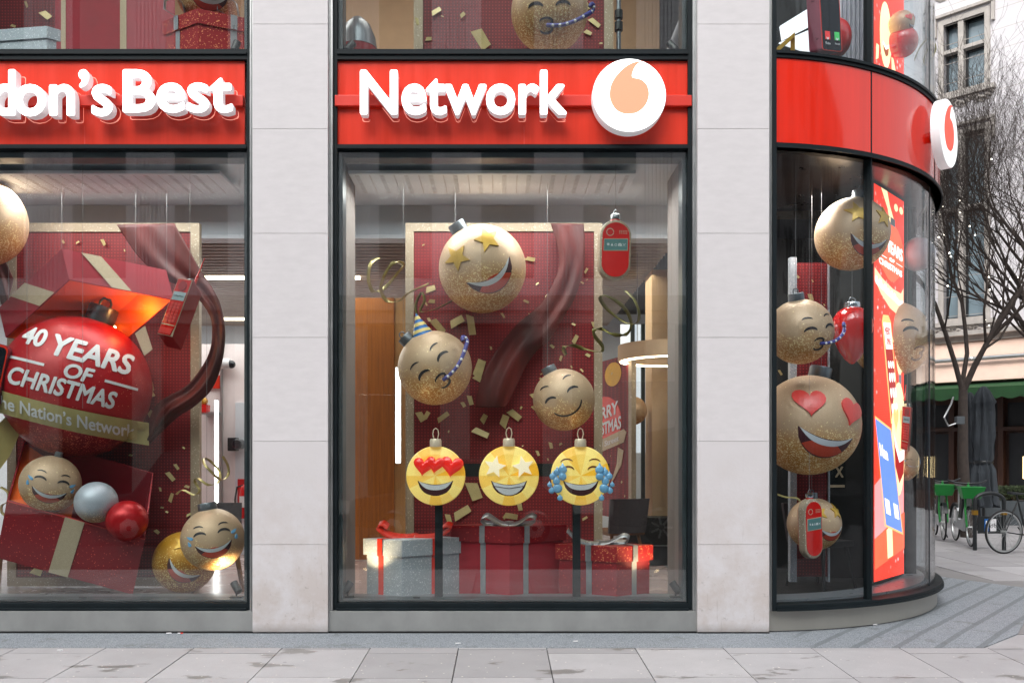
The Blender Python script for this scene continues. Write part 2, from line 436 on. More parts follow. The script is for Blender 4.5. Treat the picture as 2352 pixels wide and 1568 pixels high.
def heart(cx, cy, r, rot=0):
    o = []
    for i in range(28):
        t = 2*math.pi*i/28; x = 16*math.sin(t)**3/17; y = (13*math.cos(t)-5*math.cos(2*t)-2*math.cos(3*t)-math.cos(4*t))/17
        c, s_ = math.cos(R(rot)), math.sin(R(rot)); o.append((cx+r*(x*c-y*s_), cy+r*(x*s_+y*c)))
    return o
def drop(cx, cy, r, rot=0):
    o = []
    for i in range(18):
        t = 2*math.pi*i/18; x = .62*math.sin(t)*math.sin(t/2)**1.2; y = math.cos(t)
        c, s_ = math.cos(R(rot)), math.sin(R(rot)); o.append((cx+r*(x*c-y*s_), cy+r*(x*s_+y*c)))
    return o
def ring2d(r, n=40): return [(r*math.cos(2*math.pi*k/n), r*math.sin(2*math.pi*k/n)) for k in range(n)]
# ================================================================ ground
g = MB(); g.box(-60, 60, -40, 7.0, -.72, -.70)
def slope(Y): return -.029*(7.5-Y) if Y < 7.5 else 0
def sheet(name, pts, mat, dz=0, th=.05, kind='structure'):
    m = MB(); top = [(x, y, slope(y)+dz) for x, y in pts]; m.hexa([(x, y, z-th) for x, y, z in top], top)
    return tag(m.build(name, mat), kind=kind)
def paving(name, base, dark, seed=0, wet=.62):
    m, n, l, p = nt(name)
    geo = n.new('ShaderNodeNewGeometry'); co = geo.outputs['Position']
    ri = n.new('ShaderNodeNewGeometry'); rnd = geo.outputs['Random Per Island']
    a = noise_n(n, l, co, 1.6, 6, .7); b_ = noise_n(n, l, co, 34, 4, .7); fi = noise_n(n, l, co, 190, 2, .6)
    c = mix_n(n, l, mapr(n, l, a, .3, .7), tuple(x*.9 for x in base), tuple(x*1.08 for x in base))
    tint = n.new('ShaderNodeHueSaturation'); l.new(c, tint.inputs['Color']); l.new(mapr(n, l, rnd, 0, 1, .80, 1.12), tint.inputs['Value']); c = tint.outputs[0]
    c = mix_n(n, l, math_n(n, l, 'MULTIPLY', mapr(n, l, fi, .35, .65), .25), c, tuple(x*.6 for x in base))
    mp = n.new('ShaderNodeMapping'); mp.inputs['Scale'].default_value = (1.5, 3.2, 1); mp.inputs['Location'].default_value = (seed, 2.3, 0); l.new(co, mp.inputs[0])
    st = noise_n(n, l, mp.outputs[0], 1.25, 5, .62); wm = mapr(n, l, st, wet, wet+.012)
    c = mix_n(n, l, math_n(n, l, 'MULTIPLY', wm, .62), c, dark)
    sm = mapr(n, l, b_, .70, .73); c = mix_n(n, l, math_n(n, l, 'MULTIPLY', sm, .45), c, tuple(x*.35 for x in base))
    vo = n.new('ShaderNodeTexVoronoi'); vo.inputs['Scale'].default_value = 5.5; l.new(co, vo.inputs['Vector']); gs = n.new('ShaderNodeSeparateColor'); l.new(vo.outputs['Color'], gs.inputs[0])
    gum = math_n(n, l, 'LESS_THAN', math_n(n, l, 'ADD', vo.outputs['Distance'], math_n(n, l, 'MULTIPLY', b_, .04)), mapr(n, l, gs.outputs[0], .3, 1, .0, .13)); c = mix_n(n, l, math_n(n, l, 'MULTIPLY', gum, .5), c, tuple(x*.45 for x in base))
    v2 = n.new('ShaderNodeTexVoronoi'); v2.inputs['Scale'].default_value = 26; l.new(co, v2.inputs['Vector']); g2 = n.new('ShaderNodeSeparateColor'); l.new(v2.outputs['Color'], g2.inputs[0])
    gr = math_n(n, l, 'LESS_THAN', v2.outputs['Distance'], mapr(n, l, g2.outputs[1], .8, 1, .0, .22)); c = mix_n(n, l, gr, c, S(205, 200, 192))
    l.new(c, p.inputs['Base Color']); l.new(math_n(n, l, 'SUBTRACT', .72, math_n(n, l, 'MULTIPLY', wm, .35)), p.inputs['Roughness'])
    bu = n.new('ShaderNodeBump'); bu.inputs['Strength'].default_value = .2; bu.inputs['Distance'].default_value = .005; l.new(fi, bu.inputs['Height']); l.new(bu.outputs[0], p.inputs['Normal'])
paving('slab', S(166, 164, 166), S(92, 89, 82), .65, .605)
def granite():
    m, n, l, p = nt('granite')
    co = n.new('ShaderNodeNewGeometry').outputs['Position']; sp = n.new('ShaderNodeSeparateXYZ'); l.new(co, sp.inputs[0])
    vo = n.new('ShaderNodeTexVoronoi'); vo.inputs['Scale'].default_value = 210; l.new(co, vo.inputs['Vector']); se = n.new('ShaderNodeSeparateColor'); l.new(vo.outputs['Color'], se.inputs[0])
    c = mix_n(n, l, se.outputs[0], S(86, 93, 100), S(160, 166, 172))
    q = math_n(n, l, 'SUBTRACT', math_n(n, l, 'MULTIPLY', sp.outputs[0], .745), math_n(n, l, 'MULTIPLY', sp.outputs[1], .667))
    fr = math_n(n, l, 'FRACT', math_n(n, l, 'MULTIPLY', q, 3.9)); wob = noise_n(n, l, co, 9, 4)
    stp = math_n(n, l, 'LESS_THAN', math_n(n, l, 'ADD', fr, math_n(n, l, 'MULTIPLY', math_n(n, l, 'SUBTRACT', wob, .5), .1)), .2)
    only = mapr(n, l, sp.outputs[0], 2.45, 2.6)
    c = mix_n(n, l, math_n(n, l, 'MULTIPLY', math_n(n, l, 'MULTIPLY', stp, only), .6), c, S(88, 95, 98))
    a = noise_n(n, l, co, 3.2, 6, .72)
    c = mix_n(n, l, math_n(n, l, 'MULTIPLY', mapr(n, l, a, .56, .66), .5), c, S(84, 88, 84))
    l.new(c, p.inputs['Base Color']); p.inputs['Roughness'].default_value = .6
granite()
pm('joint_dark', S(70, 66, 62), .95); pm('ground_dark', (.03, .03, .031), .9); pm('slab_under', S(128, 126, 126), .9, scale=2)
tag(sheet('ground', [(-60, -30), (60, -30), (60, 7.5), (-60, 7.5)], 'ground_dark', -.03, .05), kind='structure')
tag(sheet('square_ground', [(-60, 7.5), (60, 7.5), (60, 90), (-60, 90)], 'slab_under', -.006, .05), kind='structure')
sl = MB(); gp = .004
k = -14
while k < 22:
    x0 = -.352+.717*k; x1 = x0+.717
    ys = [7.0, (6.83 if k % 2 else 6.945)]
    y = 6.14
    while y > 2.4: ys.append(y+(.0 if k % 2 else .03)); y -= .74
    for a, b in zip(ys, ys[1:]):
        j = random.uniform(-.0015, .0015)
        sl.hexa([(x0+gp, b+gp, slope(b)-.05), (x1-gp, b+gp, slope(b)-.05), (x1-gp, a-gp, slope(a)-.05), (x0+gp, a-gp, slope(a)-.05)],
                [(x0+gp, b+gp, slope(b)+j), (x1-gp, b+gp, slope(b)+j), (x1-gp, a-gp, slope(a)+j), (x0+gp, a-gp, slope(a)+j)])
    k += 1
tag(sl.build('pavement', 'slab'), kind='structure')
sheet('granite_apron', [(-9, 7.0), (3.92, 7.0), (4.88, 8.03), (6.62, 9.9), (6.1, 10.1), (5.75, 10.7), (4.9, 12.5), (3, 14), (2, 14), (2, 7.56), (-9, 7.56)][:], 'granite', .0, .045) if False else None
m = MB()
m.hexa([(-11, 7.004, -.06), (2, 7.004, -.06), (2, 7.56, -.05), (-11, 7.56, -.05)], [(-11, 7.004, slope(7)), (2, 7.004, slope(7)), (2, 7.5, 0), (-11, 7.5, 0)])
a = [(2, 7.004), (3.92, 7.004), (4.5, 7.5), (2, 7.5)]; m.hexa([(x, y, -.06) for x, y in a], [(x, y, slope(y)) for x, y in a])
a = [(2, 7.5), (4.5, 7.5), (4.88, 8.03), (6.62, 9.9), (6.1, 10.1), (5.75, 10.7), (4.9, 12.5), (3, 14), (2, 14)]; m.hexa([(x, y, -.06) for x, y in a], [(x, y, .0) for x, y in a])
tag(m.build('granite_apron', 'granite'), kind='structure')
sq = MB()                                            # the square's slabs beyond the apron, level
def out_ap(x, y): return not inside(x, y, [(-3, 7.0), (3.92, 7.0), (4.88, 8.03), (6.62, 9.9), (6.1, 10.1), (5.75, 10.7), (4.9, 12.5), (3, 15), (-3, 15)])
for i in range(0, 44):
    for j in range(0, 50):
        x0 = 3.6+i*.62; y0 = 7.03+j*.9+(.45 if i % 2 else 0)
        x1, y1 = x0+.612, y0+.892
        if all(out_ap(x, y) for x in (x0, x1) for y in (y0, y1)) and y0 > 7.5:
            sq.box(x0, x1, y0, y1, -.05, random.uniform(-.001, .001))
tag(sq.build('square_paving', 'slab'), kind='structure')
e = MB(); a = [(3.92, 7.004), (9, 7.004), (9, 12), (6.9, 10.2), (4.88, 8.03)]; e.hexa([(x, y, -.04) for x, y in a], [(x, y, slope(y)-.006) for x, y in a]); tag(e.build('paving_edge', 'slab'), kind='structure')
tag(MB().box(-30, 30, -1.9, 2.2, -.24, -.2).build('road', pm('asphalt', (.032, .032, .034), .8, var=.3, scale=30)), kind='structure')
# ================================================================ the shop building
B = thing('shop_building', 'pale Portland stone shop building with black framed display windows and a rounded glass corner', 'building', (0, 7.6, 0))
TOP = 9.6
def pier(xa, xb):
    x0, x1 = gx(xa), gx(xb)
    hs = [gz(y) for y in (1450, 1250, 1013, 775, 536, 296, 56)]; hs[0] = 0
    z = hs[-1]
    while z < TOP: z += .907; hs.append(z)
    lo = MB(); hi = MB()
    for i, (a, b) in enumerate(zip(hs, hs[1:])):
        (lo if i < 2 else hi).box(x0, x1, 7.5, 7.95, a+(.0015 if i else .012), b-.0015)
    o = hi.build('pier', 'stone', B, bevel=.0012); lo.build('pier_base', 'stone_low', o, bevel=.0012)
    MB().box(x0+.004, x1-.004, 7.505, 7.94, 0, TOP).build('joint', 'joint', o); MB().box(x0, x1, 7.494, 7.4985, -.01, .008).build('base_seam', 'matt_black', o)
for a, b in ((-438, -265), (580, 753), (1602, 1766.7)): pier(a, b)
Z0, Z1, Z2, Z3, Z4 = .19, .252, 4.236, 4.286, 5.025; Z5 = 5.09
def shopfront(xa, xb):
    k = 7.5/F
    x0, x1 = gx(xa), gx(xb)
    MB().box(x0, x1, 7.53, 7.68, .010, Z0-.003).build('plinth', 'plinth', B, bevel=.003); MB().box(x0, x1, 7.524, 7.60, -.01, .0085).build('base_seam', 'matt_black', B)
    w_ = MB()
    for a, b in ((x0+.034, x0+.068), (x1-.068, x1-.034)): w_.box(a, b, 7.565, 7.68, Z0, TOP)
    a, b = x0+.068, x1-.068
    w_.box(a, b, 7.565, 7.68, Z0, Z1); w_.box(a, b, 7.565, 7.68, Z2, Z3-.003); w_.box(a, b, 7.565, 7.68, Z4+.003, Z5+.03)
    w_.box(a, b, 7.535, 7.564, Z0, Z0+.02); w_.box(a, b, 7.55, 7.564, Z5-.02, Z5+.0); w_.box(a, b, 7.55, 7.564, Z2+.005, Z2+.03)
    f = w_.build('window', 'black', B, bevel=.002)
    for s, xx in ((1, x0), (-1, x1)):
        t = MB()
        for d0, d1, yy in ((.0015, .010, 7.53), (.010, .024, 7.545), (.024, .034, 7.535)):
            a_, b_ = sorted((xx+s*d0, xx+s*d1))
            for za, zb in ((Z0, gz(350)), (gz(349.4), TOP)): t.box(a_, b_, yy, 7.68, za, zb)
        t.build('metal_trim', 'steel', f)
    i_ = MB()
    for za, zb in ((Z1, Z2), (Z5+.03, TOP)):
        i_.box(a, a+.04, 7.62, 7.78, za, zb); i_.box(b-.04, b, 7.62, 7.78, za, zb); i_.box(a+.04, b-.04, 7.62, 7.78, zb-.055, zb); i_.box(a+.04, b-.04, 7.62, 7.80, za, za+.02)
    i_.build('inner_frame', 'frame_teal', f)
    MB().box(a, b, 7.600, 7.612, Z1, Z2).build('pane', 'glass', f)
    MB().box(a, b, 7.600, 7.612, Z5+.03, TOP).build('pane', 'glass', f)
    return a, b
WA = shopfront(-265, 580); WB = shopfront(753, 1602)
# bay
BX, BY, BR = 2.139, 10.28, 2.78
def bp(th, r, z): return (BX+r*math.sin(R(th)), BY-r*math.cos(R(th)), z)
def arcband(mb, t0, t1, r0, r1, z0, z1, n=None):
    n = n or max(2, int(abs(t1-t0)/1.5)); L = []
    for i in range(n+1):
        t = t0+(t1-t0)*i/n; L.append([mb.v(bp(t, r0, z0)), mb.v(bp(t, r1, z0)), mb.v(bp(t, r1, z1)), mb.v(bp(t, r0, z1))])
    for a, b in zip(L, L[1:]):
        for k in range(4): mb.f([a[k], a[(k+1) % 4], b[(k+1) % 4], b[k]])
    mb.f(L[0][::-1]); mb.f(L[-1]); return mb
TS, TE = 5.4, 100
arcband(MB(), TS-1.2, TE, 2.55, 2.735, .008, Z0-.003).build('bay_plinth', 'plinth_steel', B, smooth=True)
f = MB(); arcband(f, TS, TE, 2.62, 2.785, Z0, Z1-.01); arcband(f, TS, TE, 2.64, 2.775, Z2, Z3-.003); arcband(f, TS, TE, 2.64, 2.775, Z4+.003, Z5); arcband(f, TS, TE, 2.70, 2.80, Z0, Z0+.02); arcband(f, TS, TE, 2.70, 2.79, Z5-.03, Z5-.005); arcband(f, TS, TE, 2.70, 2.79, Z2+.0, Z2+.025)
arcband(f, 4.7, TS, 2.62, 2.78, Z0, TOP)
arcband(f, TE, TE+.4, 2.6, 2.74, Z0, TOP)
BW = f.build('bay_window', 'black', B, smooth=True)
for t in (52, 78):
    arcband(MB(), t-.05, t+.05, 2.70, 2.722, Z1-.01, Z2, 2).build('glass_joint', 'frame_teal', BW); arcband(MB(), t-.05, t+.05, 2.70, 2.722, Z5, TOP, 2).build('glass_joint', 'frame_teal', BW)
    arcband(MB(), t-.12, t+.12, 2.68, 2.766, Z3-.003, Z4+.003, 2).build('mullion', 'black', BW)
for t in (26,):
    arcband(MB(), t-.13, t+.13, 2.68, 2.765, Z1-.01, Z2, 2).build('mullion', 'black', BW); arcband(MB(), t-.13, t+.13, 2.68, 2.765, Z5, TOP, 2).build('mullion', 'black', BW)
    arcband(MB(), t-.12, t+.12, 2.68, 2.766, Z3-.003, Z4+.003, 2).build('mullion', 'black', BW)
for t0, t1 in ((TS, 25.87), (26.13, 51.94), (52.06, 77.94), (78.06, TE)):
    arcband(MB(), t0, t1, 2.705, 2.716, Z1-.01, Z2).build('pane', 'bay_glass', BW, smooth=True)
    arcband(MB(), t0, t1, 2.705, 2.716, Z5, TOP).build('pane', 'bay_glass', BW, smooth=True)
t = MB(); x1 = gx(1766.7)
for d0, d1, yy in ((.0015, .012, 7.53), (.012, .027, 7.545), (.027, .040, 7.53), (.040, .050, 7.55)):
    for za, zb in ((Z0, gz(350)), (gz(349.4), TOP)): t.box(x1+d0, x1+d1, yy, 7.66, za, zb)
t.build('metal_trim', 'steel', BW)
bs = thing('fascia_sign', 'curved plain red fascia band wrapped around the rounded glass corner', 'shop sign', (2.4, 7.6, 4.29))
arcband(MB(), TS, 25.85, 2.66, 2.762, Z3, Z4).build('panel', 'red_panel_bay', bs, smooth=True)
arcband(MB(), 26.15, 51.85, 2.66, 2.762, Z3, Z4).build('panel', 'red_panel_bay', bs, smooth=True)
arcband(MB(), 52.15, 77.85, 2.66, 2.762, Z3, Z4).build('panel', 'red_panel_bay', bs, smooth=True)
arcband(MB(), 78.15, TE, 2.66, 2.762, Z3, Z4).build('panel', 'red_panel_bay', bs, smooth=True)
# upper wall, slabs, roof, back and side walls of the building
m = MB(); m.box(-12, 2.3, 7.55, 8.0, TOP, 13); arcband(m, 4, 100, 2.4, 2.76, TOP, 13)
m.build('upper_wall', 'stone', B)
m = MB(); m.box(-12, gx(-438)-.002, 7.52, 7.9, 0, TOP); m.build('wall', 'stone', B)
m = MB(); m.box(4.60, 4.88, 11.0, 24, 0, 13); m.box(-12, 4.6, 23.7, 24, 0, 13); m.build('rear_wall', 'stone', B)
m = MB(); m.box(-12, 4.5, 7.9, 23.6, 12.6, 12.9); m.build('roof', 'joint', B)
m = MB()                                             # storey slab between ground and first floor
m.box(-8, 2.2, 7.69, 16, 4.262, 5.05); m.build('floor_slab', 'inner_white', B)
m = MB(); arcband(m, -8, 99, .0, 2.63, 4.262, 5.06, 40); m.build('bay_soffit', pm('bay_dark', S(34, 28, 28), .3, var=.2), B)
# ---------------------------------------------------------------- shop interior shell
def st(mb, name, mat): return tag(mb.build(name, mat), kind='structure')
st(MB().box(-8, 2.0, 7.69, 16.4, .10, .185), 'floor', 'inner_floor')
m = MB(); arcband(m, -8, 99, .3, 2.5, .10, .175, 40); st(m, 'bay_floor', 'matt_black')
# ledge ring inside the bay
m = MB(); arcband(m, TS, 97, 2.34, 2.615, .175, .262); m.build('ledge', pm('ledge_grey', S(108, 112, 116), .3, var=.08), B)
st(MB().box(-8, 4.5, 16.0, 16.2, .19, 4.2), 'wall_back', 'inner_white')
st(MB().box(-8.2, -8, 7.7, 16.2, .19, 4.2), 'wall_left', 'inner_white')
# bulkhead behind the window bays: pale ceiling strip, then a down-stand
st(MB().box(-8, 2.0, 9.35, 9.5, 3.93, 4.26), 'bulkhead', 'bulkhead')
st(MB().box(-8, 2.0, 9.28, 9.49, 3.885, 3.925), 'bulkhead_edge', 'inner_white')
st(MB().box(-8, 4.5, 9.52, 16, 4.16, 4.25), 'ceiling', 'matt_black')
cs = thing('slatted_ceiling', 'dark shop ceiling hung with thin pale parallel slats', 'ceiling', (-3, 9.6, 3.95))
m = MB()
for i in range(40):
    y = 9.62+i*.16
    m.box(-8, 1.95, y, y+.035, 3.93, 4.03)
m.build('slat', 'slat', cs)
for (x, y, ww, dd) in ((-5.2, 8.6, .3, .5),): pass
# jambs of the display bays (return walls at the sides of each window)
for i, x in enumerate((WA[1]+.0, WB[0]-.0, WB[1])):
    s = -1 if i in (0, 2) else 1
    a, b = sorted((x, x-s*.085)) ; a, b = (x-.0, x+.0) if False else (a, b)
    st(MB().box(a, b, 7.79, 8.5, .19, 4.25), 'return_wall', 'return_grey')
# perforated ceiling light panels
def ceilpanel(xa, xb, ya, lab):
    p = thing('ceiling_light', lab, 'ceiling light', (gx((xa+xb)/2, 8.2), 8.2, 4.14))
    x0, x1 = gx(xa, 8.0), gx(xb, 8.0)
    MB().box(x0, x1, 8.0, 8.62, 4.165, 4.195).build('panel', 'inner_white', p, bevel=.004)
    m = MB()
    k = 0; x = x0+.07
    while x < x1-.05:
        for j in range(14):
            y = 8.05+j*.04
            if k % 2: m.box(x, x+.012, y, y+.012, 4.1625, 4.166)
            else: m.box(x-.018, x+.022, y, y+.008, 4.1625, 4.166)
        x += .115; k += 1
    m.build('perforation', 'joint', p)
    for q in (.2, .8): MB().tube([(x0+(x1-x0)*q, 8.3, 4.19), (x0+(x1-x0)*q, 8.3, 4.27)], .012).build('hanger', 'steel', p)
ceilpanel(800, 1460, 378, 'white perforated ceiling panel hung over the middle display window')
ceilpanel(-200, 505, 380, 'white perforated ceiling panel hung over the left display window')
# ================================================================ fascia signs
RP = 7.615
def signbox(name, lab, xa, xb):
    s = thing('fascia_sign', lab, 'shop sign', (gx((xa+xb)/2), RP, Z3))
    x0, x1 = gx(xa, RP-.02), gx(xb, RP-.02)
    MB().box(x0, x1, RP-.02, RP+.03, Z3, Z4).build('panel', 'red_panel', s)
    MB().box(x0+.002, x1-.002, RP-.07, RP-.02, gz(243, RP-.07), gz(218.5, RP-.07)).build('rail', 'red_rail', s, bevel=.004)
    return s
YF = 7.44
def lw(x, y): return gx(x, YF), gz(y, YF)
def letters(s, word, xa, xb, yt, yb, bold=.021, space=1.0):
    """raised letters: lit white face, returns behind, thin edge of light on the panel"""
    x0, z0 = lw(xa, yb); x1, z1 = lw(xb, yt)
    o = MB(); text_part(o, word, lambda u, v, h: (u, YF+h, v), .075, .0, bold=bold, fit=(x0, x1, z0, z1), space=space); o = o.build('letter', 'letter_side', s)
    q = MB(); text_part(q, word, lambda u, v, h: (u, YF+h, v), -.0015, -.003, bold=bold, fit=(x0, x1, z0, z1), space=space); q.build('lit_face', 'letter_face', o)
    bk = MB(); text_part(bk, word, lambda u, v, h: (u, YF+h, v), .078, .095, bold=bold-.012, fit=(x0+.006, x1-.006, z0+.006, z1-.006), space=space); bk.build('letter_back', 'letter_side', o)
    l0 = MB(); text_part(l0, word, lambda u, v, h: (u, RP-.022+h, v), 0, 0, bold=bold+.003, fit=(x0-.004, x1+.004, z0-.004, z1+.004), space=space)
    l1 = MB(); text_part(l1, word, lambda u, v, h: (u, RP-.0235+h, v), 0, 0, bold=bold, fit=(x0+.002, x1-.002, z0+.002, z1-.002), space=space)
    l0.build('halo', 'halo_line', o); l1.build('shade_plate', 'red_rail', o)
def logo(s, M, r, th, wh, org, n=72):
    MB(M).lathe([(0, 0), (r*.985, 0), (r, -.006), (r, -th), (0, -th)], n).build('logo_disc', wh[0], s, smooth=True)
    d = s.children[-1]; MB(M).lathe([(0, .0025), (r*.978, .0025), (r*.98, .0005), (0, .0005)], n).build('disc_face', wh[1], d)
    P = [(1965, 383), (1905, 393), (1850, 425), (1800, 475), (1768, 530), (1757, 590), (1765, 640), (1795, 690), (1838, 714), (1882, 718), (1930, 708), (1975, 670), (1998, 620), (2001, 575), (1985, 530), (1950, 500), (1900, 487), (1899, 460), (1912, 425), (1935, 398)]
    P = [((x-1880)/230*r, -(y-600)/235*r) for x, y in P]
    P = smooth_loop(P, 0)
    o = MB(M); o.prism(P, lambda u, v, h: (u, v, h), .003, .006); o.build('logo_mark', org, d)
def smooth_loop(P, corner, k=5):
    n = len(P); out = []
    for i in range(n):
        p0, p1, p2, p3 = P[i-1], P[i], P[(i+1) % n], P[(i+2) % n]
        if i == corner: p0 = p1
        if (i+1) % n == corner: p3 = p2
        for j in range(k):
            t = j/k
            out.append(tuple(.5*((2*p1[c])+(-p0[c]+p2[c])*t+(2*p0[c]-5*p1[c]+4*p2[c]-p3[c])*t*t+(-p0[c]+3*p1[c]-3*p2[c]+p3[c])*t**3) for c in (0, 1)))
    return out
s1 = signbox('a', 'red fascia sign with lit white letters reading Best over the left window', -249, 562)
letters(s1, 'Best', 282, 535, 160, 260); letters(s1, "on’s", 33, 259, 160, 268)
letters(s1, 'Lond', -203, 36, 160, 268)
s2 = signbox('b', 'red fascia sign with lit letters reading Network and a round logo over the middle window', 771, 1587)
letters(s2, 'Network', 827, 1302, 161, 265)
Mf = Matrix.Translation((gx(1445.5, YF), YF, gz(219.5, YF))) @ Matrix.Rotation(R(90), 4, 'X')
logo(s2, Mf, .3195, .10, ('letter_side', 'letter_face'), 'logo_peach')
lg = thing('round_logo_sign', 'white disc sign with an orange red comma mark standing off the curved red band', 'shop sign', bp(45.6, 2.9, 4.6))
c = Vector(bp(49, 2.925, 0)); c.z = EYE+(CY-307.3)/F*c.y
Mc = Matrix.Translation(c) @ Matrix.Rotation(R(49), 4, 'Z') @ Matrix.Rotation(R(90), 4, 'X')
logo(lg, Mc, .325, .085, ('letter_side', 'logo_white'), 'logo_orange')
arm = MB(Mc).lathe([(0, -.1), (.05, -.08), (.05, -.18), (0, -.24)], 40); arm.build('stand_off', 'phone_dark_red', lg, smooth=True)
# ================================================================ display pieces
def rot(yaw=0, pitch=0, roll=0):
    return (Matrix.Rotation(R(yaw), 4, 'Z') @ Matrix.Rotation(R(pitch), 4, 'X') @ Matrix.Rotation(R(-roll), 4, 'Y'))
def aim(c): return Matrix.Rotation(math.atan2(-c.x, c.y), 4, 'Z') @ Matrix.Rotation(math.atan2(c.z-EYE, c.y)*.8, 4, 'X')
def sphmap(M, r, sq=1):
    def fn(u, v, h):
        q = math.sqrt(max(.0, 1-u*u-v*v))
        if sq != 1: return M @ (Vector((u*r, -q*r*sq-h, v*r)))
        return M @ (Vector((u, -q, v))*(r+h))
    return fn
def feat(par, name, mat, out, M, r, h=.012, sq=1, g=.11, h0=-.004):
    return MB().prism(out, sphmap(M, r, sq), h0, h*max(r, .15), grid=g).build(name, mat, par, local=True)
def mouth(par, M, r, cx=0, cy=-.12, hw=.5, sag=.14, deep=.5, sq=1, teeth=.11, full=False, h=.008):
    top = [(cx+u, cy-sag*(1-(u/hw)**2)) for u in [hw*(-1+2*i/16) for i in range(17)]]
    bot = [(cx+u, cy-deep*max(0, 1-(u/hw)**2)**.62) for u in [hw*(1-2*i/16) for i in range(1, 16)]]
    o = feat(par, 'mouth', 'mouth_dark', top+bot, M, r, h, sq)
    t2 = [(cx+u*.93, cy-.015-sag*(1-(u/hw)**2)-(teeth*max(0, 1-(abs(u)/hw)**3))) for u in [hw*(1-2*i/16) for i in range(17)]]
    t1 = [(cx+u*.93, cy-.015-sag*(1-(u/hw)**2)) for u in [hw*(-1+2*i/16) for i in range(17)]]
    feat(o, 'teeth', 'teeth', t1+t2, M, r, h+.008, sq)
    if not full:
        b1 = [(cx+u, cy-(deep-.025)*max(0, 1-(u/hw)**2)**.62) for u in [hw*.72*(1-2*i/12) for i in range(13)]]
        tp = [(cx+.72*hw*(-1+2*i/12), b1[0][1]+.15*math.sin(math.pi*i/12)) for i in range(1, 12)]
        feat(o, 'tongue', 'tongue', b1+tp, M, r, h+.004, sq)
    return o
def eyes_closed(par, M, r, ex=.36, ey=.2, w_=.19, sq=1, mat='ink', brows=True, by=.26, up=.13):
    for s in (-1, 1):
        feat(par, 'eye', mat, stroke(arc(s*ex, ey-.06, w_, up, 165, 15), .075), M, r, .012, sq, .08)
        if brows: feat(par, 'eyebrow', mat, stroke(arc(s*(ex+.02), ey+by-.1, w_*.95, .12, 150 if s > 0 else 140, 40 if s > 0 else 30), .042), M, r, .012, sq, .08)
def tears(par, M, r, sq=1, big=1):
    for s in (-1, 1):
        feat(par, 'tear', 'tear_blue', drop(s*.66, .16, .1*big, s*-55), M, r, .03, sq, .05)
        feat(par, 'tear', 'tear_blue', drop(s*.70, -.02, .08*big, s*-15), M, r, .03, sq, .05)
def blower(par, M, r, p0=(-.08, -.37), p1=(.83, -.1), mat='blower_blue', out=.25):
    f = sphmap(M, r); n = 12; P = []
    for i in range(n+1):
        t = i/n; u = p0[0]+(p1[0]-p0[0])*t; v = p0[1]+(p1[1]-p0[1])*t-.10*math.sin(math.pi*t)
        k = .95 if u*u+v*v > .9 else 1
        P.append(f(u*k, v*k, r*(.03+out*t)))
    c = P[-1]; a = (P[-1]-P[-2])
    up = M.to_3x3() @ Vector((0, 0, 1))
    for i in range(1, 7): P.append(c+a*.5*math.sin(i*.7)+up*r*.09*(1-math.cos(i*.7)))
    o = MB().tube(P, [.05*r]*(n-2)+[.055*r]*3+[.05*r]*6, 10).build('blower', mat, par, local=True, smooth=True)
    m = MB()
    for i in (2, 4, 6, 8, 10, 12, 14): m.sphere(.04*r, P[i]+(M.to_3x3() @ Vector((0, -.032*r, 0))), seg=10, rings=6)
    m.build('spot', 'white_print', o, local=True, smooth=True)
def kiss(par, M, r):
    P = arc(-.10, -.30, .16, .085, 170, -80, 8)+arc(-.10, -.47, .15, .09, 75, -170, 8)
    feat(par, 'mouth', 'ink', stroke(P, .07, .3), M, r, .012, g=.06)
def cap(par, M, r, w_=.2, h=.22, mat='gunmetal', loop=True, lift=.97, ringed=False):
    C_ = M @ Matrix.Translation((0, 0, r*lift))
    R_ = w_*r
    pr = [(0, -.02*r), (R_, -.02*r), (R_, h*r*.9), (R_*.96, h*r), (0, h*r)]
    if ringed: pr = [(0, 0), (R_*1.05, 0), (R_*1.1, h*r*.2), (R_, h*r*.25), (R_, h*r*.95), (R_*.9, h*r), (0, h*r)]
    o = MB(C_).lathe(pr, 28).build('cap', mat, par, local=True, smooth=True)
    if loop:
        z = h*r; q = R_*.35
        MB(C_).tube([(-q, 0, z-.01), (-q*1.05, 0, z+q), (-q*.6, 0, z+q*1.75), (q*.6, 0, z+q*1.75), (q*1.05, 0, z+q), (q, 0, z-.01)], R_*.09, 8).build('loop', mat, o, local=True, smooth=True)
    return C_
def wire(par, p, ztop=4.25, z1=8.18, dx=.0):
    if ztop > p[2]: MB().tube([p, (p[0]+dx, p[1], ztop)], .0016, 5).build('wire', 'wire', par, local=False)
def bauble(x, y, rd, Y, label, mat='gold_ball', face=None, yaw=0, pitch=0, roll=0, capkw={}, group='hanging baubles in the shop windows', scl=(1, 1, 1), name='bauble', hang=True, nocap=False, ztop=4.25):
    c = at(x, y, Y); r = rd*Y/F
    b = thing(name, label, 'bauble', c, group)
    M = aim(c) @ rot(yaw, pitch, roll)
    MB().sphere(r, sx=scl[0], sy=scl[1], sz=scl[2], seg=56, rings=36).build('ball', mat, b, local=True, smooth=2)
    if not nocap: cap(b, M, r, **capkw)
    if hang: wire(b, c+(M.to_3x3() @ Vector((0, 0, r*1.2))), ztop)
    if face: face(b, M, r)
    return b
def f_star(b, M, r, mk={}):
    for s, q in ((-1, 100), (1, 82)): feat(b, 'eye', 'star_gold', star(s*.38+.02, .46, .29, q), M, r, .035, g=.07)
    mouth(b, M, r, cx=.08, cy=-.1, hw=.56, sag=.2, deep=.52)
def f_heart(b, M, r):
    for s in (-1, 1): feat(b, 'eye', 'heart_pink', heart(s*.42, .36, .29, s*-8), M, r, .035, g=.07)
    mouth(b, M, r, cy=-.14, hw=.56, sag=.14, deep=.5)
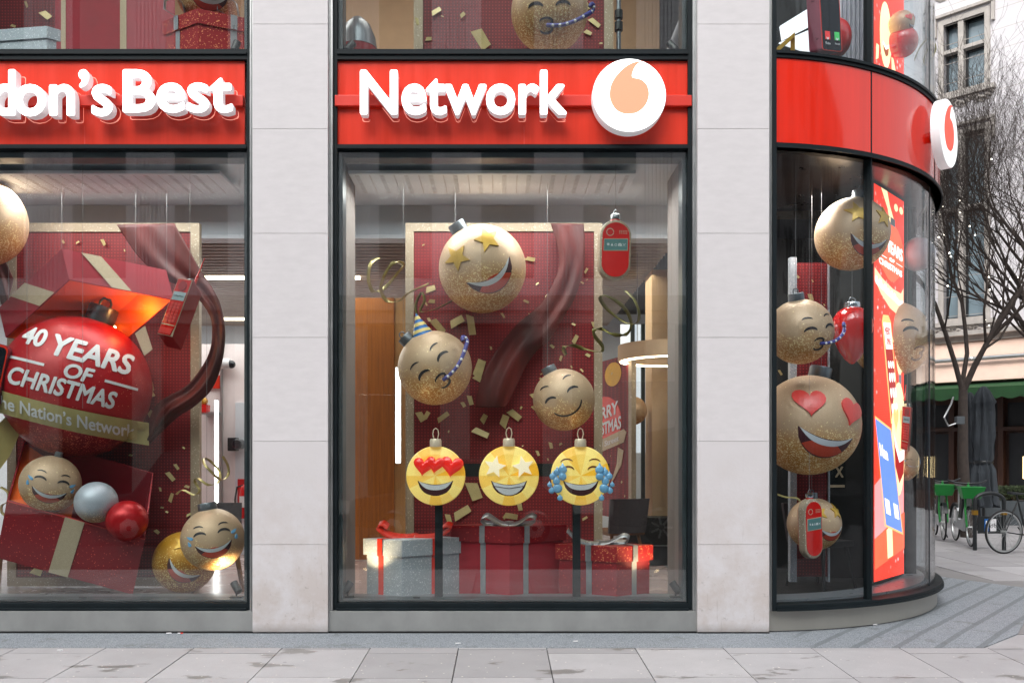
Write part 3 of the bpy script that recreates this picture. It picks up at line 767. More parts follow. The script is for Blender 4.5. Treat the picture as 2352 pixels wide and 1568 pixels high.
def f_joy(b, M, r):
    eyes_closed(b, M, r); mouth(b, M, r, cy=-.1, hw=.56, sag=.16, deep=.48); tears(b, M, r)
def f_grin(b, M, r):
    eyes_closed(b, M, r, ex=.38, ey=.16, by=.45)
    feat(b, 'mouth', 'ink', stroke(arc(.02, -.1, .5, .42, 200, 340, 16), .05, .5), M, r, .012, g=.08)
def f_party(b, M, r):
    eyes_closed(b, M, r, ex=.34, ey=.06, by=.36); kiss(b, M, r); blower(b, M, r)
def board(label, x0, y0, x1, y1, Y, rim, conf, seed, cat='display board', rimmat='gold_frame', left_only=False):
    a = at(x0, y1, Y); c = at(x1, y0, Y); rw = rim*Y/F
    b = thing('backdrop_board', label, cat, ((a.x+c.x)/2, Y, a.z))
    MB().box(a.x+rw*.8, c.x-rw*.8, Y-.01, Y+.03, a.z+rw*.8, c.z-rw*.8).build('panel', 'board_red', b)
    m = MB(); m.box(a.x, a.x+rw, Y-.03, Y+.04, a.z, c.z)
    if left_only: m.box(c.x-rw*.8, c.x-rw*.55, Y-.03, Y+.04, a.z, c.z)
    else:
        m.box(c.x-rw, c.x, Y-.03, Y+.04, a.z, c.z); m.box(a.x+rw, c.x-rw, Y-.03, Y+.04, a.z, a.z+rw); m.box(a.x+rw, c.x-rw, Y-.03, Y+.04, c.z-rw, c.z)
    m.build('rim', rimmat, b)
    rd = random.Random(seed)
    def piece(px, py, s, ang, sk=0):
        p = at(px, py, Y-.02-.02*rd.random()); k = Y/F
        L, W = s*k, s*k*rd.uniform(.35, .6)
        Mx = Matrix.Translation(p) @ Matrix.Rotation(R(ang), 4, 'Y') @ Matrix.Rotation(R(rd.uniform(-25, 25)), 4, 'X')
        pts = [(-L/2, -W/2), (L/2+sk*k, -W/2*rd.uniform(.7, 1)), (L/2, W/2), (-L/2+W*.4, W/2)]
        MB(Mx).prism(pts, lambda u, v, h: (u, h, v), -.0015, .0015).build('confetti', 'confetti', b)
    for px, py, s, ang in conf: piece(px, py, s, ang)
    return b, piece, rd
# ---- middle window
CM = [(1048, 739, 36, -28), (1082, 745, 48, 82), (1005, 748, 42, 50), (1101, 849, 46, -70), (1096, 868, 20, 30), (1033, 850, 16, 10), (1017, 958, 32, -35),
      (966, 955, 26, 60), (980, 953, 18, -60), (1103, 993, 40, 25), (1181, 952, 34, 40), (1080, 918, 24, 75), (1064, 928, 14, 60), (1111, 962, 22, -60), (1158, 968, 30, -70),
      (1218, 595, 22, 10), (1208, 692, 14, 25), (988, 664, 24, -15), (991, 692, 16, 10), (978, 697, 11, 60), (985, 733, 10, 60), (1155, 724, 14, 60), (1321, 780, 22, -60),
      (1350, 815, 12, 30), (1288, 823, 13, -70), (1268, 795, 12, 40), (1225, 910, 18, 50), (1229, 938, 20, 45), (1276, 965, 12, 60), (1265, 1022, 16, 80),
      (1300, 655, 9, 30), (1255, 680, 8, -40), (1088, 1125, 46, 70), (1060, 1178, 44, -30), (1030, 1190, 24, 75), (1205, 1100, 22, 40), (1172, 1185, 34, 10),
      (1193, 1160, 24, 80), (1352, 1105, 26, 35), (1343, 1190, 14, -30), (1235, 1040, 14, 70), (1346, 622, 13, -60), (1363, 745, 15, 70), (1336, 850, 10, 50), (1243, 870, 10, 30)]
rq = random.Random(2); CM += [(rq.uniform(958, 1352), rq.uniform(545, 1190), rq.uniform(4, 10), rq.uniform(-80, 80)) for _ in range(34)]
bm_, pc_, rd_ = board('tall dark red dotted board with a gold glitter rim behind the middle window display', 932, 514, 1383, 1345, 8.9, 19, CM, 3)
def drape(label, L_, R_, Y, amp=.025, par=None):
    """hanging cloth band between a left and a right edge line (photo points), folded along its length"""
    c = at((L_[0][0]+R_[0][0])/2, L_[0][1], Y); o = thing('draped_ribbon', label, 'ribbon', c)
    def rs(P, n):
        out = []
        for i in range(n+1):
            t = i/n*(len(P)-1); j = min(int(t), len(P)-2); q = t-j
            p0, p1, p2, p3 = P[max(j-1, 0)], P[j], P[j+1], P[min(j+2, len(P)-1)]
            out.append(tuple(.5*((2*p1[c])+(-p0[c]+p2[c])*q+(2*p0[c]-5*p1[c]+4*p2[c]-p3[c])*q*q+(-p0[c]+3*p1[c]-3*p2[c]+p3[c])*q**3) for c in (0, 1)))
        return out
    n, k = 60, 34; A = rs(L_, n); Bq = rs(R_, n); m = MB(); rows = []; back = []
    for i in range(n+1):
        ra = []; rb = []
        for j in range(k+1):
            t = j/k; w_ = math.sin(t*math.pi)
            yy = Y-amp*1.1*(math.sin(t*6+i*.08)*.9+math.sin(t*11-i*.12+1)*.4)*w_-.03*w_
            p = at(A[i][0]+(Bq[i][0]-A[i][0])*t, A[i][1]+(Bq[i][1]-A[i][1])*t, yy); ra.append(m.v(p)); rb.append(m.v(p+Vector((0, .012, 0))))
        rows.append(ra); back.append(rb)
    for i in range(n):
        for j in range(k):
            m.f([rows[i][j], rows[i][j+1], rows[i+1][j+1], rows[i+1][j]]); m.f([back[i][j], back[i+1][j], back[i+1][j+1], back[i][j+1]])
        m.f([rows[i][0], rows[i+1][0], back[i+1][0], back[i][0]]); m.f([rows[i][k], back[i][k], back[i+1][k], rows[i+1][k]])
    for j in range(k):
        m.f([rows[0][j], back[0][j], back[0][j+1], rows[0][j+1]]); m.f([rows[n][j], rows[n][j+1], back[n][j+1], back[n][j]])
    m.build('cloth', 'cloth_red', o, smooth=2); return o
drape('folded dark red satin band falling across the board of the middle window',
      [(1265, 513), (1279, 560), (1285, 605), (1270, 650), (1240, 700), (1190, 742), (1150, 790), (1120, 840), (1100, 885), (1092, 936)],
      [(1341, 514), (1344, 570), (1340, 615), (1322, 680), (1292, 732), (1262, 780), (1228, 812), (1203, 850), (1180, 900), (1160, 936)], 8.72)
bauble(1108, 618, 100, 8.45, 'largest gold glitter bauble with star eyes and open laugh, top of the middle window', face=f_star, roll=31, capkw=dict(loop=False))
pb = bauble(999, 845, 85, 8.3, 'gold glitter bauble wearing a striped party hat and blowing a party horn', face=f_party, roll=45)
def cone_hat(par, c, M, hr, hh, mats=('hat_blue', 'hat_yellow')):
    n = 7
    h = MB(M).lathe([(0, 0), (hr, 0), (hr*.02, hh), (0, hh)], 28).build('party_hat', mats[0], par, local=True, smooth=True)
    m = MB(M)
    for i in range(1, n, 2):
        z0, z1 = hh*i/n, hh*(i+1)/n; e = .003
        m.lathe([(hr*(1-z0/hh*.98)+e, z0), (hr*(1-z1/hh*.98)+e, z1), (hr*(1-z1/hh*.98)-.01, z1), (hr*(1-z0/hh*.98)-.01, z0)], 28)
    m.build('stripe', mats[1], h, local=True, smooth=True)
cone_hat(pb, None, rot(0, 0, 18) @ Matrix.Translation((-.01, -.05, .315)), .108, .235)
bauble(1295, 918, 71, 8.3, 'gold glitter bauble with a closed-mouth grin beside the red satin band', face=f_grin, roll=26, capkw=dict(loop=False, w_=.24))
def phone_ornament(label, x, y, wd, hd, Y, yaw=0, roll=0, ztop=4.25):
    c = at(x, y, Y); k = Y/F; w_, h = wd*k, hd*k; r_ = w_*.48; o = thing('phone_ornament', label, 'ornament', c, 'red phone shaped hanging ornaments')
    M = rot(yaw, 0, roll)
    def cap2(w2, h2, n=14):
        rr = min(w2/2*.98, w2/2)
        return arc(0, h2/2-rr, w2/2, rr, 0, 180, n)+arc(0, -h2/2+rr, w2/2, rr, 180, 360, n)
    m = MB(M); L = []
    for (sc_, yy) in ((.9, -.06), (.975, -.052), (1, -.035), (1, .035), (.96, .05), (.88, .055)):
        L.append([m.v((p[0]*sc_, yy*w_/.3, p[1]*(sc_+(1-sc_)*.5))) for p in cap2(w_, h)])
    for a, b in zip(L, L[1:]):
        for i in range(len(a)): m.f([a[i], a[(i+1) % len(a)], b[(i+1) % len(b)], b[i]])
    m.f(L[0]); m.f(L[-1][::-1]); m.build('case', 'gold_frame', o, local=True, smooth=True)
    fy = -.062*w_/.3
    f = MB(M).prism(cap2(w_*.85, h*.9), lambda u, v, q: (u, fy-q, v), -.01, .004).build('front', 'phone_red', o, local=True)
    MB(M).prism(cap2(w_*.87, h*.92), lambda u, v, q: (u, .06*w_/.3+q, v), -.01, .006).build('back', 'phone_red', o, local=True)
    sy = fy-.0045
    MB(M).prism([(-.38*w_, -.03*h), (.38*w_, -.01*h), (.38*w_, .19*h), (-.38*w_, .17*h)], lambda u, v, q: (u, sy-q, v), -.002, .003).build('screen_rim', 'beige_band', f, local=True)
    s = MB(M).prism([(-.365*w_, -.02*h), (.365*w_, 0), (.365*w_, .18*h), (-.365*w_, .16*h)], lambda u, v, q: (u, sy-q, v), .003, .0045).build('screen', 'screen_teal', f, local=True)
    ic = MB(M); q = .045*w_; zz = .08*h; g_ = lambda u, v, h_: (u, sy-.0048-h_, v)
    for i in range(4): ic.prism(stroke([(-.24*w_-q*math.cos(i*.785), zz-q*math.sin(i*.785)), (-.24*w_+q*math.cos(i*.785), zz+q*math.sin(i*.785))], .012*w_, 1), g_, 0, .001*(1+i*.2))
    ic.prism([(-.16*w_, zz-q), (-.08*w_, zz-q), (-.12*w_, zz+q)], g_, 0, .001)
    ic.prism(stroke(arc(0, zz-.01*w_, .035*w_, .035*w_, 0, 350, 10), .012*w_, 1), g_, 0, .001)
    for dx in (0, .062): ic.prism([(.075*w_+dx*w_, zz-q), (.12*w_+dx*w_, zz-q), (.12*w_+dx*w_, zz+q*.5), (.075*w_+dx*w_, zz+q*.5)], g_, 0, .001)
    ic.prism([(.085*w_, zz+q*.6), (.17*w_, zz+q*.6), (.17*w_, zz+q), (.085*w_, zz+q)], g_, 0, .001)
    ic.prism(stroke([(.215*w_, zz-q), (.255*w_, zz+q*.2), (.215*w_, zz+q)], .012*w_, 1), g_, 0, .001); ic.prism(stroke([(.30*w_, zz-q), (.262*w_, zz+q*.2), (.31*w_, zz+q)], .012*w_, 1), g_, .0001, .0011)
    ic.build('screen_symbols', 'white_print', f, local=True)
    MB(M).prism(stroke(arc(-.19*w_, .285*h, .11*w_, .11*w_, 0, 350, 22), .022*w_, 1), lambda u, v, q: (u, sy-q, v), -.002, .002).build('dial_ring', 'beige_band', f, local=True)
    d = MB(M)
    for i in range(5):
        for j in range(3): d.box(.10*w_+i*.055*w_, .125*w_+i*.055*w_, sy-.002, sy+.001, (.265+j*.022)*h, (.275+j*.022)*h)
    d.build('speaker_dots', 'beige_band', f, local=True)
    C_ = M @ Matrix.Translation((0, 0, h/2))
    nk = MB(C_).lathe([(0, -.02), (w_*.17, -.02), (w_*.15, .03*w_), (0, .05*w_)], 20).build('neck', 'phone_red', o, local=True, smooth=True)
    cp = MB(C_).lathe([(0, .03*w_), (w_*.16, .03*w_), (w_*.17, .06*w_), (w_*.16, .18*w_), (w_*.1, .22*w_), (0, .22*w_)], 20).build('cap', 'chrome', o, local=True, smooth=True)
    MB(C_).tube([(-.06*w_, 0, .2*w_), (-.05*w_, 0, .3*w_), (0, 0, .36*w_), (.05*w_, 0, .3*w_), (.06*w_, 0, .2*w_)], .012*w_, 8).build('loop', 'chrome', cp, local=True, smooth=True)
    wire(o, c+(M.to_3x3() @ Vector((0, 0, h/2+.34*w_))), ztop)
    return o
phone_ornament('red phone shaped ornament with gold rim at the upper right of the middle window', 1411, 577, 73, 138, 8.0, 3, -2)
def streamer(label, pts, Y, wd=14, mat='ribbon_gold', dep=.16, t=.003):
    """paper streamer: smooth path through photo points (x, y, depth offset)"""
    P = [at(p[0], p[1], Y+(p[2] if len(p) > 2 else 0)*dep) for p in pts]; n = len(P); Q = []
    for i in range(n-1):
        p0, p1, p2, p3 = P[max(i-1, 0)], P[i], P[i+1], P[min(i+2, n-1)]
        for j in range(8):
            t_ = j/8; Q.append(.5*((2*p1)+(-p0+p2)*t_+(2*p0-5*p1+4*p2-p3)*t_*t_+(-p0+3*p1-3*p2+p3)*t_**3))
    Q.append(P[-1]); W = []; k = wd*Y/F
    for i in range(len(Q)):
        tg = (Q[min(i+1, len(Q)-1)]-Q[max(i-1, 0)]).normalized()
        d = Vector((.8, .75, .25)); d = d-tg*d.dot(tg); W.append(d.normalized()*k)
    o = thing('streamer', label, 'streamer', P[0], 'curled gold streamers'); MB().ribbon(Q, W, t).build('band', mat, o, smooth=2)
    return o
streamer('curled pale gold streamer at the left of the middle window, looping over the wood wall', [(870, 592, 0), (852, 605, -1), (846, 640, -1), (858, 670, 0), (885, 660, 1), (915, 625, 1), (927, 608, 0), (905, 603, -1), (884, 630, -1), (875, 665, 0), (888, 690, 1), (915, 692, 1), (940, 672, 0), (985, 652, 0)], 8.1, 9)
streamer('olive gold streamer curling down the right rim of the middle board', [(1438, 668, 0), (1458, 690, -1), (1468, 720, -1), (1462, 742, 0), (1435, 740, 1), (1400, 715, 1), (1380, 690, 0), (1384, 678, -1), (1410, 688, -1), (1438, 712, 0), (1450, 745, 1), (1438, 768, 1), (1408, 768, 0), (1382, 755, 0), (1365, 757, -1), (1366, 772, -1), (1384, 795, 0), (1378, 808, 0), (1345, 802, 1), (1315, 793, 0), (1294, 798, -1), (1300, 815, 0)], 8.1, 9, 'ribbon_olive')
streamer('olive streamer hidden behind the party hat at the top left of the middle board', [(958, 725, 0), (955, 700, 0), (968, 672, 0), (975, 690, 0), (966, 715, 0), (1000, 710, 0), (1040, 690, 0)], 8.75, 8, 'ribbon_olive')
# presents: real boxes, one corner to the street
def present(label, xc, yt, wl, wr, Y, hd, box_m, lid_m, rib_m, bow=None, lidh=32, over=.02, fracs=(.55, .5), yb=1377):
    """corner edge at xc; wl and wr are the widths seen left and right of it"""
    c = at(xc, yb, Y); zt = at(xc, yt, Y).z; k = Y/F; z0 = c.z
    o = thing('present_box', label, 'present', (c.x, c.y+.3, z0), 'gift boxes on the window floor')
    aL, aR = math.atan2(.28, 1), math.atan2(.38, 1)
    a = wl*k/math.cos(R(26)); b = wr*k/math.cos(R(58-26)) if False else wr*k/math.cos(R(30))
    dl = Vector((-math.cos(R(26)), math.sin(R(26)), 0)); dr = Vector((math.cos(R(30)), math.sin(R(30)), 0))
    zl = zt-lidh*k
    MB().para(Vector((c.x, c.y, z0)), dl*a, dr*b, Vector((0, 0, zl-z0+.02))).build('box', box_m, o, bevel=.002)
    lo = Vector((c.x, c.y, zl))-(dl+dr)*over
    lid = MB().para(lo, dl*(a+2*over), dr*(b+2*over), Vector((0, 0, zt-zl))).build('lid', lid_m, o, bevel=.003)
    e = .003; rw = .055
    for d, od, L, fr in ((dl, dr, a, fracs[0]), (dr, dl, b, fracs[1])):
        nrm = Vector((d.y, -d.x, 0)); nrm = nrm if nrm.dot(Vector((0, -1, 0))) > 0 else -nrm
        p = Vector((c.x, c.y, 0))+d*(L*fr)
        m = MB(); m.para(Vector((p.x, p.y, z0))+nrm*e, d*rw, nrm*.003, Vector((0, 0, zl-z0))); 
        q = p+nrm*(over*1.02+.003)
        m.para(Vector((q.x, q.y, zl-.004)), d*rw, nrm*.003, Vector((0, 0, zt-zl+.008)))
        m.para(Vector((q.x, q.y, zt+.002)), d*rw, -nrm*((b if d is dl else a)+2*over+.006), Vector((0, 0, .003+(.001 if d is dl else 0))))
        m.build('ribbon', rib_m, o)
    return o, Vector((c.x, c.y, zt))+(dl*a+dr*b)*.5, dl, dr
def bow(par, P, mat, pts, wd=.05):
    for L in pts:
        Q = []; PP = [P+Vector(q) for q in L]; n = len(PP)
        for i in range(n-1):
            p0, p1, p2, p3 = PP[max(i-1, 0)], PP[i], PP[i+1], PP[min(i+2, n-1)]
            for j in range(7):
                t_ = j/7; Q.append(.5*((2*p1)+(-p0+p2)*t_+(2*p0-5*p1+4*p2-p3)*t_*t_+(-p0+3*p1-3*p2+p3)*t_**3))
        Q.append(PP[-1])
        MB().ribbon(Q, [Vector((.02, wd*.8, wd*.5))]*len(Q), .003).build('bow', mat, par, smooth=2)
lp = lambda s, a=.22, h=.1: [(0, 0, .01), (s*a*.4, -.01, .03), (s*a*.9, -.02, h), (s*a*1.15, -.02, h*.75), (s*a, .01, h*.3), (s*a*.5, .02, .02), (0, .02, .012)]
wl_ = lambda s, a=.4, h=.1: [(0, 0, .006), (s*a*.4, -.02, .012), (s*a*.75, -.03, .04), (s*a, -.03, h), (s*a*.88, .0, h*1.25), (s*a*.72, .0, h*.9)]
p1_, c1, dl, dr = present('silver glitter gift box tied with bright red ribbon at the left of the middle window', 924, 1240, 88, 128, 7.86, 0, 'silver_glitter', 'silver_glitter', 'ribbon_red', lidh=38, fracs=(.52, .5))
bow(p1_, c1, 'ribbon_red', [wl_(-1, .33, .11), wl_(1, .36, .1)], .1)
p2_, c2, dl, dr = present('tall dark red gift box with curled silver bow in the middle window', 1170, 1210, 130, 128, 7.92, 0, 'dark_red_box', 'red_glitter', 'ribbon_silver', lidh=38, fracs=(.42, .25))
bow(p2_, c2+Vector((0, -.15, 0)), 'ribbon_silver', [lp(-1), lp(1)], .08)
p3_, c3, dl, dr = present('low red glitter gift box with grey ribbon at the right of the middle window', 1416, 1255, 128, 84, 7.86, 0, 'red_glitter', 'red_glitter_bright', 'ribbon_silver', lidh=36, fracs=(.42, .45))
bow(p3_, c3+Vector((-.05, -.05, 0)), 'ribbon_silver', [[(0, 0, .01), (-.12, -.01, .02), (-.22, -.02, .06), (-.30, -.02, .14)], lp(1, .24, .09)], .07)
# black stand with three solids standing in for clear LED screen pictures
sd_ = thing('display_stand', 'black two-legged steel stand with a cross bar carrying the yellow screen emojis', 'stand', (gx(1165, 7.8), 7.79, .262))
Y_ = 7.80
for x in (999, 1315): MB().box(gx(x, Y_), gx(x+18, Y_), Y_-.02, Y_+.01, .262, gz(1064, Y_)).build('post', 'black', sd_)
MB().box(gx(1000, Y_), gx(1400, Y_), Y_+.0115, Y_+.035, gz(1094, Y_), gz(1064, Y_)).build('cross_bar', 'black', sd_)
def wedge_mat():
    m, n, l, p = nt('facet_yellow')
    co = n.new('ShaderNodeTexCoord').outputs['Object']; sp = n.new('ShaderNodeSeparateXYZ'); l.new(co, sp.inputs[0])
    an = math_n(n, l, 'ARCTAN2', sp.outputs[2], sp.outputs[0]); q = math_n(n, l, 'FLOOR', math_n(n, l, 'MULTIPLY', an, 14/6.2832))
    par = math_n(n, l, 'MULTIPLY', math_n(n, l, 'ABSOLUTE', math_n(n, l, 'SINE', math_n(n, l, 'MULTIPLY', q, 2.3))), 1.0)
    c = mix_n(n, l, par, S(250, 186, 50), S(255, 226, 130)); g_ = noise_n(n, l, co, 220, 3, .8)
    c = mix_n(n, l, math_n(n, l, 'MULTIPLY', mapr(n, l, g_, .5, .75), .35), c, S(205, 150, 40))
    l.new(c, p.inputs['Base Color']); p.inputs['Roughness'].default_value = .4; l.new(c, p.inputs['Emission Color']); p.inputs['Emission Strength'].default_value = .22  # glow in the colour stands in for a clear LED screen
wedge_mat()
def faceted(label, x, y, rd, kind):
    c = at(x, y, 7.72); r = rd*7.72/F; o = thing('screen_emoji', label, 'ornament', c, 'yellow screen emojis on the black stand')
    sq = .22; m = MB(); n = 14; rings = []
    pr = [(1, 0), (.97, .35), (.72, .75), (.38, .95)]
    for rr, d in pr:
        rings.append([m.v((r*rr*math.cos(2*math.pi*(k)/56), -r*sq*d, r*rr*math.sin(2*math.pi*(k)/56))) for k in range(56)])
    for a, b in zip(rings, rings[1:]):
        for k in range(56): m.f([a[k], a[(k+1) % 56], b[(k+1) % 56], b[k]])
    ct = m.v((0, -r*sq, 0))
    for k in range(56): m.f([rings[-1][k], rings[-1][(k+1) % 56], ct])
    bk = [m.v((r*.97*math.cos(2*math.pi*k/56), r*.1, r*.97*math.sin(2*math.pi*k/56))) for k in range(56)]
    for k in range(56): m.f([rings[0][k], bk[k], bk[(k+1) % 56], rings[0][(k+1) % 56]])
    m.f(bk); m.build('ball', 'facet_yellow', o, local=True)
    M = Matrix(); fm = lambda u, v, h: Vector((u*r, -(1-(u*u+v*v))*r*sq*.78-r*.055-h, v*r))
    def ft(nm, mat, out, h=.006, par=None, h0=-.01): return MB().prism(out, fm, h0, h, grid=.15).build(nm, mat, par or o, local=True)
    top = [(u, -.16-.13*(1-(u/.6)**2)) for u in [-.6+1.2*i/16 for i in range(17)]]; bot = [(u, -.16-.54*max(0, 1-(u/.6)**2)**.6) for u in [.6-1.2*i/16 for i in range(1, 16)]]
    mo = ft('mouth', 'mouth_dark', top+bot, .006)
    if kind == 'star':
        ft('teeth', 'white_print', [(u*.93, v-.02 if i < 17 else v+.06) for i, (u, v) in enumerate(top+bot)], .009, mo, -.005)
        m2 = MB(); m2.prism(stroke([(-.5, -.34), (0, -.42), (.5, -.34)], .02, 1), fm, .009, .0105, grid=.15); m2.build('teeth_line', 'mouth_dark', mo, local=True)
        for s in (-1, 1): ft('eye', 'beige_star', star(s*.47, .30, .38, 90+s*12), .03)
    else:
        t2 = [(u*.93, -.18-.13*(1-(u/.6)**2)-.17*max(0, 1-(abs(u)/.6)**4)) for u in [.6-1.2*i/16 for i in range(17)]]; t1 = [(u*.93, -.18-.13*(1-(u/.6)**2)) for u in [-.6+1.2*i/16 for i in range(17)]]
        ft('teeth', 'white_print', t1+t2, .009, mo, -.005)
        if kind == 'heart':
            for hx, hy, hr in ((-.40, .34, .37), (-.0, .40, .34), (.55, .34, .42)): 
                h_ = MB(); M3 = Matrix.Translation(fm(hx, hy, .0)); H = heart(0, 0, hr*r, -8)
                L = []
                for s_, d_ in ((1, .0), (.97, .35), (.8, .75), (.45, 1)):
                    L.append([h_.v(M3 @ Vector((p[0]*s_, -.045*d_, p[1]*s_+.0))) for p in H])
                for a, b in zip(L, L[1:]):
                    for i in range(len(a)): h_.f([a[i], a[(i+1) % len(a)], b[(i+1) % len(a)], b[i]])
                h_.f(L[-1]); h_.f(L[0][::-1]); h_.build('eye', 'heart_red', o, local=True, smooth=2)
        else:
            for s in (-1, 1):
                ft('eye', 'brow_brown', stroke(arc(s*.42, .16, .2, .15, 165, 15), .06), .008); ft('eyebrow', 'brow_brown', stroke(arc(s*.46, .42, .22, .14, 150 if s > 0 else 170, 20 if s > 0 else 30), .05), .008)
                m3 = MB()
                for i, (dx, dy, q) in enumerate(((.62, .2, .19), (.80, .12, .15), (.62, -.02, .17), (.82, -.18, .16), (.95, -.02, .14), (.78, -.42, .2), (.98, -.5, .13), (.7, -.75, .12), (1.05, -.3, .1))):
                    m3.sphere(q*r*.80, fm(min(.8, dx), dy, .03) + Vector((max(0, s*dx-.8 if s > 0 else 0)*r*0+(s*dx-min(.8, dx))*r, 0, 0)), sy=.5, seg=16, rings=10)
                    m3.lathe([(q*r*.7, 0), (q*r*.3, q*r*.6), (0, q*r*1.2)], 14, Matrix.Translation(fm(min(.8, dx), dy, .03)+Vector(((s*dx-min(.8, dx))*r, 0, q*r*.15))) @ Matrix.Diagonal((1, .5, 1, 1)))
                m3.build('tears', 'tear_blue', o, local=True, smooth=2)
    C_ = Matrix.Translation((0, -r*.03, r*.97))
    cp = MB(C_).lathe([(0, 0), (r*.2, 0), (r*.2, r*.20), (r*.17, r*.27), (0, r*.27)], 20).build('cap', 'cap_pale', o, local=True, smooth=True)
    z = r*.26; MB(C_).tube([(-r*.05, 0, z-.01), (-r*.1, 0, z+.18*r), (-.07*r, 0, z+.32*r), (0, 0, z+.37*r), (.07*r, 0, z+.32*r), (r*.1, 0, z+.18*r), (r*.05, 0, z-.01)], r*.018, 8).build('loop', 'cap_pale', cp, local=True, smooth=True)
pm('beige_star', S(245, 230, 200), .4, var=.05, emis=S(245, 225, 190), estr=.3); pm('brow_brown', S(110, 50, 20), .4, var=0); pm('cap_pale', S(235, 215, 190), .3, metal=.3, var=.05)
faceted('glowing yellow LED screen emoji with glossy red heart eyes, left on the black stand', 1001, 1092, 68, 'heart')
faceted('glowing yellow LED screen emoji with pale star eyes and bared teeth, middle of the stand', 1169, 1092, 69, 'star')
faceted('glowing yellow LED screen emoji crying blue tears of laughter, right on the black stand', 1333, 1092, 68, 'joy')
# spotlights on the sills
def spot(label, x, y, Y, lean, yb=1378, warm=None, floor=.262, sc_=1):
    c = at(x, yb, Y); c.z = floor; o = thing('spotlight', label, 'spotlight', c, 'small black spotlights in the window sills')
    MB().box(-.055, .055, -.03, .03, 0, .022).build('base', 'plastic_black', o, local=True, bevel=.004)
    MB().tube([(0, 0, .02), (0, 0, .06)], .008).build('stem', 'plastic_black', o, local=True)
    M = Matrix.Translation((0, 0, .10)) @ Matrix.Rotation(R(lean), 4, 'Y') @ Matrix.Rotation(R(-25), 4, 'X')
    b = MB(M).lathe([(0, -.055), (.032, -.055), (.034, -.05), (.034, .055), (.030, .055), (.028, .045), (0, .045)], 24).build('barrel', 'plastic_black', o, local=True, smooth=True)
    MB(M).lathe([(0, .046), (.026, .046), (.026, .049), (0, .049)], 20).build('lens', 'lamp_warm', b, local=True)
    if warm:
        L = bpy.data.lights.new('spot_lamp', 'SPOT'); L.energy = warm; L.spot_size = R(75); L.spot_blend = .8; L.shadow_soft_size = .03; L.color = (1, .72, .42)
        lo = bpy.data.objects.new('spot_lamp', L); COL.objects.link(lo); lo.parent = o
        lo.matrix_local = M @ Matrix.Translation((0, 0, .07)) @ Matrix.Rotation(R(180), 4, 'X')
    P = [(.05, 0, .01), (.12, .01, .004), (.2, -.01, .004)] if lean > 0 else [(-.05, 0, .01), (-.12, .01, .004), (-.2, -.01, .004)]
    MB().tube(P, .003, 6).build('cable', 'plastic_black', o, local=True)
spot('black spotlight on the sill in the left corner of the middle window', 798, 1377, 7.74, 30, warm=14)
spot('black spotlight on the sill in the right corner of the middle window', 1552, 1377, 7.74, -35, warm=14)
spot('black spotlight on the sill at the right end of the left window', 543, 1377, 7.74, -38, warm=16)
for x, lab in ((957, 'small black cable box on the sill before the silver present'), (190, 'black cable box with wires on the left window sill')):
    c = at(x, 1378, 7.72); c.z = .262 if x > 500 else .255; o = thing('cable_box', lab, 'cable box', (c.x, c.y, .262))
    MB().box(-.03, .03, -.015, .015, 0, .02).build('case', 'plastic_black', o, local=True, bevel=.003)
    MB().tube([(-.03, 0, .008), (-.15, .01, .003), (-.35, -.01, .004), (-.5, 0, .003)], .003, 6).build('cable', 'plastic_black', o, local=True)
# sill shelves in the display bays
for a, b in ((WA[0], WA[1]), (WB[0], WB[1])):
    tag(MB().box(a+.04, b-.04, 7.62, 8.02, .187, .262).build('sill', 'ledge_grey'), kind='structure')
    m = MB()
# clear acrylic screens standing behind the glass
for lab, x, y, xe, Yq in (('clear acrylic screen behind the left part of the middle window', 825, 906, 935, 8.2), ('clear acrylic screen behind the right part of the middle window', 1420, 876, 1566, 8.15)):
    a = at(x, y, Yq); b = at(xe, 1370, Yq); o = thing('acrylic_screen', lab, 'screen', (a.x, Yq, .19)); MB().box(a.x, b.x, Yq, Yq+.01, .19, a.z).build('sheet', 'acrylic', o, bevel=.002)
# ---- left window
CL = [(145, 555, 9, 60), (178, 557, 9, -30), (237, 556, 17, 65), (286, 575, 6, 80), (441, 830, 13, -70), (348, 886, 24, 80), (349, 902, 18, 60), (450, 980, 10, 40), (410, 900, 6, 30),
      (345, 950, 16, -50), (405, 1071, 16, 55), (391, 1093, 26, 50), (429, 1117, 12, 20), (368, 1123, 10, 80), (393, 1143, 22, -70), (383, 1175, 7, 30), (433, 1182, 12, -25), (360, 1220, 13, 40), (83, 1312, 26, 20), (422, 1028, 6, 40), (300, 1045, 8, 20), (372, 1165, 8, 10)]
board('wide dark red dotted board with a gold glitter rim behind the left window display', 20, 514, 460, 1345, 8.9, 20, CL, 5)
drape('long dark red satin band sweeping round the right edge of the left board',
      [(268, 516), (318, 590), (378, 640), (440, 672), (480, 722), (487, 765), (480, 810), (458, 850), (425, 888), (360, 928), (330, 1000)],
      [(400, 513), (432, 570), (460, 620), (490, 665), (508, 705), (517, 762), (510, 830), (488, 890), (450, 930), (405, 960), (345, 1018)], 8.62, .03)
drape('short red satin band behind the big gold bauble at the upper left', [(-60, 560), (-20, 580), (10, 600), (30, 640)], [(-40, 640), (-10, 650), (0, 690), (10, 720)], 8.66)
